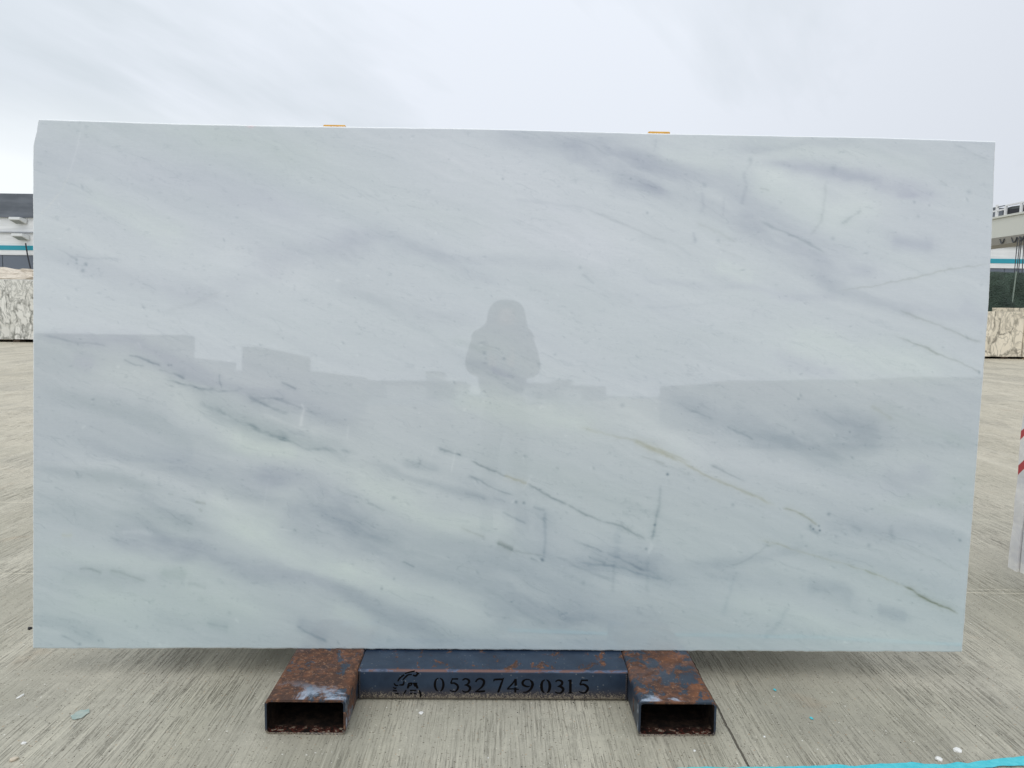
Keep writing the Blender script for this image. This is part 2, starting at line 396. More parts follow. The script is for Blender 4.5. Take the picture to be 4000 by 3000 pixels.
    band(z2((500, 980), (800, 1050), (1300, 1050), (1600, 1080)), 24, -8, 3, 0)
    band(z2((650, 1040), (900, 1140), (1100, 1200)), 20, -9, 4, 0)
    band(z2((0, 1200), (300, 1310), (700, 1420), (900, 1480)), 34, -6, 3, 0)
    vein(z2((1200, 640), (1500, 680), (1680, 700)), 9, -5, 1, 0)
    vein(z2((1670, 705), (1800, 755), (1950, 815), (2100, 880), (2212, 930)), 6, -11, 1, 1)
    vein(z2((1650, 1140), (1740, 1210)), 7, -11, 1, 0)
    vein(z2((1740, 1210), (1850, 1270), (2000, 1330)), 10, -4, 1, 0)
    vein(z2((2030, 525), (2160, 572)), 3, -14, 0, 0)
    # --- top right
    band(z3((0, 380), (300, 450), (500, 480), (700, 640), (1000, 800), (1300, 960)), 50, -14, 6, -2)
    band(z3((0, 530), (350, 640), (600, 720), (900, 880), (1200, 1020)), 34, -12, 5, -1)
    band(z3((100, 300), (300, 340), (560, 420)), 55, 6, -4, 4, .3)
    band(z3((700, 430), (1000, 560), (1200, 660), (1500, 600)), 80, 8, -5, 5, .3)
    band(z3((800, 270), (1200, 300), (1800, 380)), 50, 4, -3, 4, .3)
    band(z3((560, 255), (800, 262), (1300, 250)), 16, -10, 4, -1)
    band(z3((790, 345), (1000, 395), (1250, 440), (1450, 462)), 20, -22, 9, -6, .35)
    band(z3((1400, 490), (1650, 520), (1820, 560)), 34, -11, 7, -4)
    band(z3((1560, 555), (1700, 548)), 12, -8, 5, -2)
    band(z3((1540, 850), (1680, 880), (1820, 890)), 30, -17, 8, -5, .35)
    band(z3((700, 640), (640, 780), (1100, 1050)), 40, -4, 3, 0)
    band(z3((1080, 1040), (1300, 1060), (1450, 1020)), 42, -10, 3, -2)
    band(z3((1100, 1100), (1240, 1160), (1400, 1180), (1700, 1300)), 26, -8, 2, 0)
    band(z3((380, 1040), (520, 1080), (760, 1150), (920, 1190), (1200, 1180)), 20, -7, 4, -2)
    band(z3((450, 1000), (700, 1080)), 50, 5, -3, 4, .3)
    band(z3((0, 1080), (400, 1110), (700, 1130)), 14, -5, 3, -1)
    vein(z3((740, 730), (850, 785), (960, 830), (1060, 880), (1150, 930)), 6, -17, 0, 1, .6)
    vein(z3((1240, 745), (1310, 705), (1370, 660)), 6, -14, -1, 1, .5)
    vein(z3((690, 350), (640, 440), (655, 520), (625, 640)), 9, -8, 4, 0)
    vein(z3((1148, 470), (1140, 600), (1120, 730), (1050, 820)), 7, -8, 1, 1)
    vein(z3((330, 800), (340, 870)), 7, -10, 3, 0)
    vein(z3((380, 550), (395, 640), (360, 690)), 9, -7, 4, 0)
    vein(z3((515, 600), (515, 700)), 6, -7, 4, 0)
    vein(z3((105, 220), (85, 310)), 6, -7, 3, 0)
    vein(z3((1930, 255), (2030, 300), (2150, 355)), 6, -9, 0, 1)
    vein(z3((1850, 480), (1900, 515)), 4, -8, 0, 1)
    vein(z3((350, 740), (480, 800), (600, 870)), 7, -7, -1, 2)
    vein(z3((470, 890), (660, 970)), 6, -5, 0, 1)
    vein(z3((0, 820), (200, 870), (330, 950)), 8, -5, 1, 0)
    vein(z3((1250, 1158), (1440, 1135), (1600, 1100), (1740, 1070), (1900, 1030), (2140, 1000)), 3.4, -13, -2, 5, .35)
    vein(z3((1600, 1280), (1720, 1330), (1850, 1380), (1960, 1425), (2060, 1470), (2120, 1480)), 5, -16, -2, 5, .5)
    vein(z3((1700, 1490), (1850, 1560)), 4, -10, -1, 4)
    band(z3((1980, 1250), (2140, 1350)), 30, -8, 5, -2)
    band(z3((1300, 1170), (1700, 1280), (2000, 1330)), 22, -8, 4, -1)
    vein(z3((740, 525), (800, 545)), 4, -10, -1, 2)
    vein(z3((500, 1240), (0, 1275)), 6, -4, 1, 0)
    # --- middle right
    band(z6((900, 180), (1400, 330), (1900, 390)), 70, 6, -5, 6, .3)
    band(z6((830, 300), (1000, 350), (1250, 400)), 30, -6, 5, -3)
    vein(z6((1580, 180), (1750, 245), (1900, 310), (2000, 350), (2110, 402)), 4.2, -17, -2, 5, .4)
    band(z6((2100, 395), (2110, 402)), 5, -30, -2, 2)
    band(z6((150, 560), (400, 660), (700, 760), (1000, 850), (1300, 960)), 52, -13, -1, -2)
    band(z6((1050, 640), (1300, 700), (1500, 770)), 48, -12, 0, -2)
    band(z6((700, 820), (1100, 870), (1500, 830)), 44, -8, 0, -1)
    band(z6((1500, 620), (1800, 760), (2080, 840)), 34, -6, -3, 3)
    vein(z6((1420, 610), (1500, 650), (1560, 690)), 7, -8, -3, 5)
    vein(z6((230, 585), (310, 630), (450, 690)), 5, -13, 0, 0)
    vein(z6((530, 740), (660, 790), (700, 820)), 5, -12, 0, 0)
    vein(z6((840, 715), (910, 745)), 4, -9, 0, 0)
    vein(z6((1130, 650), (1260, 730)), 5, -8)
    band(z6((1500, 1060), (1650, 1080), (1800, 1020)), 50, -7, 5, -3)
    band(z6((0, 780), (300, 880), (700, 960), (1200, 1120)), 55, 6, 1, 0, .3)
    vein(z6((0, 840), (130, 900), (290, 970), (450, 1060), (640, 1140), (830, 1220)), 6, -14, -5, 12, .4, halo=.3)
    vein(z6((880, 1240), (960, 1262), (1030, 1300), (1100, 1345)), 5, -20, -5, 14, .4)
    vein(z6((430, 970), (540, 1025), (650, 1080)), 4.5, -17, 0, 1, .5)
    vein(z6((0, 910), (180, 990), (330, 1040)), 5, -7, 0, 1)
    band(z6((1050, 1350), (1110, 1375)), 9, -24, 0, 0)
    band(z6((990, 1400), (1010, 1400)), 9, -14, 0, 0)
    band(z6((1120, 1330), (1300, 1350), (1500, 1390), (2000, 1450)), 40, -10, 0, -2)
    band(z6((1310, 1350), (1370, 1385)), 9, -13)
    band(z6((1480, 1240), (1600, 1240), (2060, 1200)), 28, -5, -3, 4)
    vein(z6((1550, 1340), (1560, 1440)), 11, -9)
    vein(z6((780, 1470), (860, 1465)), 4, -9, -2, 3)
    band(z6((1900, 1100), (2080, 1060)), 30, -5, -1, 2)
    vein(z6((125, 1100), (120, 1230), (95, 1330), (75, 1440)), 7, -12, 0, 0, .3)
    vein(z6((75, 1460), (55, 1530)), 5, 9, 0, 0, .2)
    # --- left middle: reflected band area, flecks
    band(z4((80, 190), (400, 210), (700, 250), (1000, 420), (1300, 520)), 34, -8, 7, -3)
    band(z4((300, 350), (450, 380)), 26, -5, 6, -3)
    band(z4((820, 410), (1100, 500), (1400, 540), (1700, 560)), 26, -8, 3, -2)
    vein(z4((680, 315), (780, 345), (900, 390)), 4, -20, 2, 0, .6)
    vein(z4((650, 350), (740, 385), (790, 390)), 3.4, -14, 2, 0, .6)
    vein(z4((880, 415), (960, 440), (1060, 470)), 5, -18, 1, 0, .6)
    vein(z4((920, 480), (1080, 515), (1180, 550), (1260, 545)), 4.5, -16, 1, 0, .7)
    vein(z4((1100, 530), (1300, 560), (1440, 545)), 4.5, -14, 1, 0, .7)
    vein(z4((1285, 450), (1290, 500), (1300, 540)), 4, -18, 0, 0, .5)
    vein(z4((120, 190), (350, 235), (550, 255)), 5, -10, 3, 0, .6)
    vein(z4((740, 605), (850, 630)), 3.5, -11)
    vein(z4((1700, 500), (1800, 545)), 5, -16, 1, 0, .6)
    vein(z4((1480, 590), (1560, 630), (1660, 680), (1750, 720)), 8, -20, 1, 0, .7)
    vein(z4((1500, 600), (1700, 610), (1850, 680), (1950, 730)), 6, -12, 1, 0, .7)
    vein(z4((1280, 690), (1370, 740), (1470, 775), (1560, 820), (1640, 860), (1750, 880)), 9, -20, -1, 0, .8)
    vein(z4((1640, 860), (1780, 900), (1850, 940), (2000, 940), (2170, 965)), 8, -16, 0, 0, .8)
    vein(z4((1150, 640), (1300, 690)), 7, -12, 0, 0, .8)
    vein(z4((1700, 780), (1760, 830), (1900, 880)), 7, -12, 3, 0, .8)
    band(z4((1450, 560), (1800, 620), (2100, 780), (2212, 850)), 46, -9, 2, -1)
    band(z4((1150, 640), (1500, 780), (1800, 900), (2100, 980)), 34, -11, -1, -1)
    vein(z4((1850, 670), (1835, 740), (1825, 790)), 8, 17, 1, 0, .1)
    vein(z4((1830, 640), (1850, 680)), 4, 12, 0, 0, .1)
    vein(z4((1560, 580), (1700, 640), (1850, 650)), 9, 9, 1, 0, .4)
    vein(z4((1560, 700), (1750, 780), (1950, 850)), 9, 9, 1, 0, .4)
    vein(z4((2145, 780), (2140, 880)), 5, 8, 0, 0, .2)
    vein(z4((1620, 1130), (1600, 1220), (1585, 1330)), 3, 9, 0, 0, .1, False)
    vein(z4((740, 230), (770, 280)), 5, 9)
    band(z4((400, 430), (900, 500), (1200, 760), (1900, 1010), (2212, 1100)), 50, 7, -1, 2, .3)
    band(z4((1350, 850), (1650, 950), (1800, 1000)), 46, 5, -5, 7, .3)
    band(z4((100, 560), (300, 600), (600, 690), (900, 790), (1100, 880), (1400, 950)), 34, -8, -1, 1)
    band(z4((380, 880), (600, 970), (850, 1060), (1000, 1130), (1300, 1250), (1600, 1330)), 30, -9, 2, 0)
    band(z4((900, 1000), (1200, 1090), (1500, 1180), (1750, 1160)), 60, -10, 2, -3)
    band(z4((1500, 1150), (1800, 1150), (2212, 1330)), 58, -9, 3, -4)
    band(z4((100, 950), (500, 1020), (1000, 1180), (1500, 1370)), 36, 7, 1, 0, .3)
    band(z4((80, 1080), (400, 1120), (750, 1200), (850, 1250)), 24, -9, 1, 1)
    band(z4((700, 1280), (900, 1350), (1100, 1440), (1300, 1530)), 24, -9, 3, -1)
    band(z4((1700, 1360), (2000, 1420), (2212, 1530)), 60, -15, 0, -5)
    band(z4((1200, 1300), (1500, 1430), (1700, 1480)), 60, 6, -3, 5, .3)
    vein(z4((1130, 1295), (1200, 1310)), 5, -12, -3, 5, .4)
    vein(z4((1150, 1340), (1170, 1360)), 5, -10, -2, 3, .4)
    vein(z4((945, 1235), (980, 1245)), 4, -16, -1, 2, .4)
    vein(z4((190, 1195), (250, 1215)), 4, -13, 0, 0, .4)
    vein(z4((1050, 1410), (1110, 1450)), 6, -10, -1, 1, .4)
    vein(z4((1690, 1475), (1770, 1490)), 4, 12); vein(z4((1780, 1480), (1800, 1495)), 5, -14)
    # --- lower left
    band(z7((620, 250), (900, 340), (1200, 460), (1500, 560), (1900, 640), (2212, 740)), 36, -14, 6, -5)
    band(z7((560, 330), (800, 400), (1100, 470)), 26, -9, 5, -3)
    band(z7((2212, 740), (2400, 830), (2600, 930), (2700, 960)), 40, -9, 3, -2)
    band(z7((1300, 260), (1700, 430), (2000, 560), (2212, 640)), 46, 7, -4, 6, .3)
    vein(z7((640, 305), (740, 300), (850, 310)), 11, 13, 0, 0, .3)
    vein(z7((560, 340), (700, 390)), 5, -10, 1, 0, .7)
    vein(z7((350, 545), (430, 552), (510, 575)), 7, -15, -2, 2, .4)
    vein(z7((550, 560), (650, 578), (740, 610), (800, 630)), 8, -14, -2, 2, .3)
    band(z7((230, 580), (500, 590), (700, 620)), 40, -6, -1, 2)
    band(z7((880, 570), (1000, 575), (1080, 600)), 28, -11, -2, 2)
    vein(z7((1080, 640), (1200, 670)), 8, -8, -1, 1)
    band(z7((1200, 900), (1350, 930)), 20, -8, -2, 0)
    vein(z7((1200, 905), (1250, 925), (1350, 940)), 6, -9, 0, 0, .7)
    band(z7((60, 880), (250, 930), (420, 1000), (480, 1050)), 30, -10, -1, -1)
    vein(z7((320, 960), (400, 1000), (440, 1020)), 6, -12, -1, 0, .7)
    vein(z7((230, 985), (290, 1010), (360, 1050)), 5, -12, 0, 0, .8)
    vein(z7((100, 965), (300, 980)), 8, 7)
    vein(z7((240, 325), (310, 325)), 10, -3, -6, 7, .1)
    band(z7((1790, 900), (1900, 960), (2000, 1020)), 40, -10, 1, -4)
    vein(z7((1800, 925), (1890, 980), (1950, 1010), (2010, 1030)), 7, -18, -1, -1, .4)
    band(z7((60, 420), (400, 430), (900, 480), (1300, 560)), 46, 4, -3, 4, .3)
    band(z7((300, 760), (1000, 740), (1600, 820)), 80, 4, -4, 5, .3)
    band(z7((850, 840), (1000, 880), (1100, 930)), 24, -5, 1, 0)
    band(z7((60, 130), (500, 200), (900, 260), (1150, 290)), 50, -8, -1, 1)
    # --- lower centre
    band(z8((0, 530), (400, 620), (700, 720), (1000, 850), (1400, 970), (1800, 1090)), 62, -12, -1, -3)
    band(z8((60, 620), (500, 850), (900, 1000), (1200, 1120), (1500, 1200), (1900, 1210)), 52, -12, 0, -3)
    band(z8((150, 300), (450, 400), (700, 560), (1000, 620), (1200, 660)), 60, 8, -3, 6, .3)
    band(z8((0, 860), (300, 1000), (700, 1120), (1000, 1230)), 56, 10, -4, 6, .3)
    band(z8((0, 1020), (200, 1120), (400, 1270), (700, 1360)), 32, -9, 0, -1)
    band(z8((600, 1370), (900, 1330), (1200, 1260)), 34, -5, 0, 0)
    band(z8((0, 1150), (150, 1230), (250, 1300)), 30, 6, -3, 4, .3)
    band(z8((1300, 1240), (1700, 1280), (2212, 1350)), 50, 3, -1, 1, .3)
    band(z8((1500, 1190), (1800, 1200), (2212, 1230)), 36, -6, 0, -2)
    band(z8((1700, 760), (2000, 820), (2212, 870)), 50, -12, 0, -3)
    band(z8((1750, 920), (1850, 980), (2050, 960)), 40, 5, 0, 0, .3)
    band(z8((800, 330), (1100, 470), (1300, 520), (1500, 590)), 50, -8, -1, -2)
    band(z8((250, 180), (500, 260), (800, 370), (1000, 440)), 14, -12, 0, -1, .35)
    band(z8((470, 180), (560, 190), (730, 215)), 14, -11, 0, -1)
    vein(z8((575, 150), (580, 200)), 5, -10)
    vein(z8((700, 85), (790, 112), (855, 137)), 5, -26, -1, 1, .5)
    vein(z8((920, 170), (1000, 212), (1110, 255), (1150, 270)), 5, -26, -1, 2, .5)
    vein(z8((1140, 262), (1200, 285), (1290, 318)), 6, -18, -4, 16, .3)
    vein(z8((1290, 318), (1380, 370), (1470, 420), (1560, 455)), 5.5, -26, -1, 2, .5)
    vein(z8((1560, 455), (1680, 530), (1800, 578)), 4.5, -22, -1, 2, .5)
    vein(z8((1800, 578), (1910, 600), (2000, 650), (2080, 695)), 5, -26, -1, 2, .5)
    vein(z8((900, 270), (980, 305), (1070, 355), (1200, 400)), 4.5, -21, 0, 0, .5)
    vein(z8((870, 385), (1020, 425)), 7, -10, 0, 0, .4)
    vein(z8((1070, 410), (1150, 450)), 5, -10)
    vein(z8((1120, 510), (1190, 540), (1290, 585)), 5, -14, 0, 0, .6)
    vein(z8((1330, 470), (1410, 500)), 5, -13)
    vein(z8((850, 610), (930, 645), (1010, 680)), 6, -15, -3, 5, .5)
    vein(z8((1090, 715), (1150, 740), (1200, 765)), 9, -26, -3, 6, .2)
    vein(z8((1200, 765), (1300, 785), (1400, 800)), 5, -11, -1, 2, .4)
    vein(z8((460, 840), (550, 875)), 4.5, -17, 0, 0, .4)
    vein(z8((225, 455), (350, 495)), 4, -12, 0, 0, .5)
    vein(z8((1410, 500), (1410, 600), (1413, 700), (1400, 825)), 8, -21, 1, -1, .35, False)
    vein(z8((1310, 825), (1400, 832)), 5, -17, 0, 0, .9)
    vein(z8((2165, 460), (2140, 600), (2120, 700)), 7, -18, 0, 0, .5, False)
    vein(z8((2120, 700), (2095, 790)), 5, 12, 0, 0, .3, False)
    vein(z8((1895, 600), (1890, 830)), 16, -10, 0, -1, .4, False)
    vein(z8((1870, 850), (1860, 1050)), 9, -13, 0, 0, .4, False)
    vein(z8((2090, 820), (2088, 1060)), 11, -11, 0, 0, .4, False)
    vein(z8((1620, 840), (1870, 870), (2080, 930), (2212, 960)), 7, -16, 0, -1, .6)
    vein(z8((1820, 780), (1950, 840), (2080, 910)), 6, -15, 0, 0, .6)
    vein(z8((1700, 805), (1820, 850)), 4, -15, 0, 0, .8)
    vein(z8((1590, 690), (1720, 740), (1800, 770)), 5, -14, 0, 0, .6)
    vein(z8((1470, 800), (1640, 880), (1870, 975)), 7, -9, 0, 0, .5)
    vein(z8((815, 95), (800, 180), (785, 250)), 3.4, 15, 0, 0, .1, False)
    vein(z8((675, 65), (655, 140)), 3, 8, 0, 0, .1, False)
    vein(z8((1325, 260), (1290, 320), (1262, 365)), 4, 12, 0, 0, .2, False)
    vein(z8((1640, 1155), (1510, 1210)), 3, 9, 0, 0, .8)
    vein(z8((1480, 210), (1500, 225)), 6, -16)
    vein(z8((2050, 140), (2212, 190)), 5, -10, -1, 3, .5)
    vein(z8((2000, 40), (2212, 110)), 9, -8, -4, 8, .3)
    vein(z8((1440, 1270), (1300, 1200), (1000, 1000)), 10, -4)
    # --- lower right
    def o(*p): return [(x*1.8083, y*1.8083) for x, y in p]
    band(o((1100, 1170), (1300, 1230), (1500, 1230), (1700, 1270)), 44, -8, 0, -2)
    band(o((1740, 1265), (1800, 1275), (1850, 1300)), 30, -15, 0, -3)
    band(o((1900, 1325), (1960, 1340)), 26, -15, 0, -3)
    band(o((1560, 1300), (1700, 1330), (1900, 1385), (2080, 1395)), 40, 6, -2, 3, .3)
    band(o((1750, 1190), (1900, 1230), (2080, 1290)), 36, -7, 0, -2)
    band(o((1500, 1215), (1650, 1205), (1740, 1175)), 20, -9, 0, -2)
    vein(o((1580, 1225), (1640, 1195), (1660, 1170)), 5, -10)
    vein(o((1870, 1230), (1895, 1243)), 6, -13, -4, 6, .4)
    vein(o((1640, 1165), (1760, 1200), (1870, 1232), (1955, 1266)), 4, -9, -3, 9, .6)
    vein(o((1955, 1265), (1985, 1285), (2010, 1300), (2040, 1310), (2070, 1325)), 5.5, -40, -7, 20, .45)
    vein(o((1870, 1150), (2000, 1200), (2085, 1240)), 7, -5, -1, 1)
    vein(o((1700, 1310), (1690, 1340), (1650, 1380)), 12, -8, 0, -1)
    vein(o((1590, 1240), (1560, 1330)), 10, -6, 0, -1)
    band(o((880, 1290), (1200, 1350), (1400, 1385)), 40, -6, 0, -2)
    # --- yellowish-brown band crossing the mirrored figure
    band(z5((700, 530), (850, 580), (1000, 630), (1150, 710)), 16, -8, 3, 0, .35)
    band(z5((880, 590), (1010, 635)), 12, -6, 5, -4, .35)
    band(z5((620, 380), (800, 460), (900, 470)), 12, -5, 0, 3)
    band(z5((0, 60), (300, 250), (700, 520)), 14, -4, 0, 0)
    band(z5((600, 760), (900, 830), (1200, 900), (1600, 960)), 60, 5, -5, 6, .3)
    band(z5((1700, 850), (2000, 1000), (2212, 1130)), 60, 4, -1, 2, .3)
    vein(z5((1480, 970), (1850, 1060), (2212, 1200)), 6, -11, -5, 8, .4)
    # random pits, fine hairlines and small scratches
    r2 = np.random.default_rng(5)
    for k in range(430):
        x, y = r2.uniform(150, 3780), r2.uniform(500, 2520)
        if r2.random() < 0.55: y = 1700 + r2.normal(0, 400); y = min(max(y, 560), 2510)
        w = 2.2 + 2.8*r2.random()**3; a = r2.uniform(-0.3, 1.2)
        lng = w*r2.uniform(0.4, 1.8)
        s_ = sub([(x, y)], 40)
        dx = X[s_]-x; dy = Y[s_]-y
        p = dx*math.cos(a)+dy*math.sin(a); q = -dx*math.sin(a)+dy*math.cos(a)
        k_ = np.exp(-(p/(w+lng))**2-(q/w)**2)
        L[s_] += (-r2.uniform(4, 20) if r2.random() < 0.85 else 8)*k_
        if w > 4: L[s_] += 7*np.exp(-((p+w*1.3)/(w))**2-((q-w*1.3)/w)**2)
    for (x, y, w, l) in [(*z1((400, 1075))[0], 7, -30), (*z1((380, 1118))[0], 8, -28), (*z1((338, 1048))[0], 5, -20), (*z1((340, 1070))[0], 4, -22), (*z1((282, 1073))[0], 4, -20),
                         (*z3((1693, 615))[0], 6, -20), (*z3((1785, 635))[0], 5, -18), (*z3((400, 510))[0], 8, -14), (*z3((1190, 840))[0], 8, -14), (*z3((483, 853))[0], 8, -12), (*z3((340, 850))[0], 8, -10),
                         (*z3((680, 352))[0], 9, -14), (*z3((2030, 552))[0], 9, -14), (*z3((1717, 703))[0], 7, -14), (*z3((1195, 405))[0], 12, -14), (*z3((45, 682))[0], 5, -24),
                         (*z2((1130, 508))[0], 5, -24), (*z2((1645, 1098))[0], 7, -16), (*z2((1980, 507))[0], 5, -22),
                         (*z6((1165, 1277))[0], 7, -26), (*z6((1110, 1378))[0], 4, -70), (*z6((1070, 1368))[0], 4, -45), (*z6((1105, 1350))[0], 4, -40), (*z6((1052, 1352))[0], 6, -30),
                         (*z6((170, 1030))[0], 6, -26), (*z6((573, 1220))[0], 7, -18), (*z6((978, 567))[0], 5, -22), (*z6((1295, 770))[0], 4, -26), (*z6((1975, 1440))[0], 6, -24), (*z6((1412, 1470))[0], 8, -16),
                         (*z5((1755, 822))[0], 9, -16), (*z5((838, 475))[0], 7, -16), (*z5((968, 512))[0], 6, -20), (*z5((1203, 550))[0], 8, -14), (*z5((2055, 1282))[0], 5, -30), (*z5((233, 1440))[0], 8, -14),
                         (*z5((1048, 1465))[0], 6, -30), (*z5((1100, 1470))[0], 6, -30), (*z4((950, 385))[0], 4, -24), (*z4((968, 385))[0], 4, -24), (*z4((615, 397))[0], 6, 12),
                         (*z7((1170, 750))[0], 12, -7), (*z7((1355, 840))[0], 8, -10), (*z7((740, 930))[0], 6, -12), (*z7((488, 1024))[0], 5, -26), (*z7((360, 1047))[0], 6, -24),
                         (*z8((1395, 832))[0], 6, -34), (*z8((2140, 596))[0], 5, -40), (*z8((2083, 755))[0], 5, -30), (*z8((325, 1020))[0], 6, -24), (*z8((407, 955))[0], 5, -20), (*z8((1665, 983))[0], 9, -13)]:
        s_ = sub([(x, y)], 50); L[s_] += l*np.exp(-(((X[s_]-x)/w)**2+((Y[s_]-y)/w)**2))
    L += 5*(fbm(bu/260, bv/13, 31, 4, .6)-0.5) + 2.6*(hs-0.5) + 2.2*(fbm(X/9, Y/5, 21, 2)-0.5)
    # hair-fine veinlets following the bedding, in patches, and crystalline speckle
    for (k_, a_, b_, wd, am) in ((41, 420, 60, .010, 7), (47, 230, 30, .012, 6), (53, 600, 90, .006, 9)):
        f_ = fbm(bu/a_ + .4*fbm(bu/90, bv/40, k_+2), bv/b_, k_, 4, .55)
        pm = np.clip((fbm(bu/500, bv/140, k_+5, 3)-.46)*8, 0, 1)
        L -= am*np.exp(-((f_-.5)/wd)**2)*pm*np.clip((cloudy-.3)*3, 0, 1)
    fl_ = fbm(X/22, Y/12, 61, 3, .7); L -= 9*np.clip((fl_-.66)*6, 0, 1)*np.clip((mod-.45)*5, 0, 1)
    L += 1.6*(np.random.default_rng(3).random(X.shape)-0.5)
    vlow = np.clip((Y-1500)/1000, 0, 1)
    L += 1.5 - 8*vlow  # lower half darkened: weaker bounce and reflection put into the colour
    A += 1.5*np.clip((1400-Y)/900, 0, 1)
    # faint red paint smudge at the top edge, left of the first pad
    sm = np.exp(-(((X-980)/14)**2+((Y-490)/9)**2))
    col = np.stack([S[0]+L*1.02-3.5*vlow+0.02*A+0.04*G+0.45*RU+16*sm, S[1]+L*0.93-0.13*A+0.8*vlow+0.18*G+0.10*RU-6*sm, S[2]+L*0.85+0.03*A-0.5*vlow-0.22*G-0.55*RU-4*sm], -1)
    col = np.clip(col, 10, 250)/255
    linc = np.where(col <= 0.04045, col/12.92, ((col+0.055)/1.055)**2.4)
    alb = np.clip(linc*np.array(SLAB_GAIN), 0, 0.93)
    # ---------------- mesh: front sheet, worn arris, sawn edge, back
    n = np.array(SN)
    front = W.reshape(-1, 3)
    idx = np.arange(NU*NV).reshape(NV, NU)
    loop = np.concatenate([idx[0, :], idx[1:, -1], idx[-1, -2::-1], idx[-2:0:-1, 0]])
    K = len(loop)
    cen = W.mean((0, 1)); sx = np.array([1.0, 0, 0]); su = np.array(SU)
    lp = W.reshape(-1, 3)[loop]
    ou = np.zeros(K); ov = np.zeros(K)
    ou[(loop % NU) == 0] = -1; ou[(loop % NU) == NU-1] = 1
    ov[(loop // NU) == 0] = 1; ov[(loop // NU) == NV-1] = -1
    outd = ou[:, None]*sx + ov[:, None]*su
    jit = 0.0008*(rng.random(K)-0.5)
    ring1 = lp + outd*(0.0028+jit[:, None]) - n*0.0030
    ring2 = lp + outd*(0.0030+jit[:, None]) - n*0.0200
    verts = np.concatenate([front, ring1, ring2]).astype(np.float32)
    a = idx[:-1, :-1].ravel(); b = idx[:-1, 1:].ravel(); c = idx[1:, 1:].ravel(); d = idx[1:, :-1].ravel()
    q0 = np.stack([a, d, c, b], -1)
    b1 = NU*NV; b2 = b1+K; ii = np.arange(K); jj = (ii+1) % K
    q1 = np.stack([loop[ii], loop[jj], b1+jj, b1+ii], -1)
    q2 = np.stack([b1+ii, b1+jj, b2+jj, b2+ii], -1)
    quads = np.concatenate([q0, q1, q2]); NQ = len(quads)
    back = (b2+ii)
    me = bpy.data.meshes.new('marble_slab')
    me.vertices.add(len(verts)); me.vertices.foreach_set('co', verts.ravel())
    lv = np.concatenate([quads.ravel(), back]).astype(np.int32)
    me.loops.add(len(lv)); me.loops.foreach_set('vertex_index', lv)
    me.polygons.add(NQ+1)
    ls = np.concatenate([np.arange(NQ)*4, [NQ*4]]).astype(np.int32)
    me.polygons.foreach_set('loop_start', ls)
    mi = np.zeros(NQ+1, np.int32); mi[len(q0):] = 1; me.polygons.foreach_set('material_index', mi)
    sm_ = np.zeros(NQ+1, bool); sm_[:len(q0)] = True; me.polygons.foreach_set('use_smooth', sm_)
    me.update(calc_edges=True); me.validate()
    ca_ = me.color_attributes.new('stone', 'FLOAT_COLOR', 'POINT')
    cc = np.ones((len(verts), 4), np.float32)
    cc[:b1, :3] = alb.reshape(-1, 3); cc[b1:, :3] = 0.80
    ca_.data.foreach_set('color', cc.ravel())
    ob = bpy.data.objects.new('marble_slab', me); C.objects.link(ob)
    M = Mat('polished_marble', rough=0.05, spec=0.5)
    at = M.N.new('ShaderNodeAttribute'); at.attribute_name = 'stone'
    fine = M.noise(M.co((1, 1, 9)), 60, 3, 0.6)
    fine2 = M.noise(M.co((3, 1, 40)), 30, 2, 0.6)
    t1 = M.rng(fine, 0.3, 0.7, 0.982, 1.018, False); t2 = M.rng(fine2, 0.3, 0.7, 0.985, 1.015, False)
    vm = M.N.new('ShaderNodeVectorMath'); vm.operation = 'SCALE'; M.L.new(at.outputs['Color'], vm.inputs[0]); M.L.new(M.math('MULTIPLY', t1, t2), vm.inputs[3])
    M.col(vm.outputs[0])
    M.b.inputs['IOR'].default_value = 1.78
    M.rgh(M.rng(fine, 0.3, 0.8, 0.012, 0.04))
    me.materials.append(M.m)
    E = Mat('sawn_marble_edge', (0.78, 0.80, 0.79), 0.45)
    ne = E.noise(E.co((1, 1, 1)), 90, 3, 0.6); E.col(E.mix(ne, (0.70, 0.73, 0.72), (0.86, 0.87, 0.86)))
    me.materials.append(E.m)
    return ob
SLAB_GAIN = (1.42, 1.34, 1.305)
slab = slab_main()
tag(slab, 'large polished pale grey white marble slab with soft blue grey veins on the rusty rack', 'marble slab')

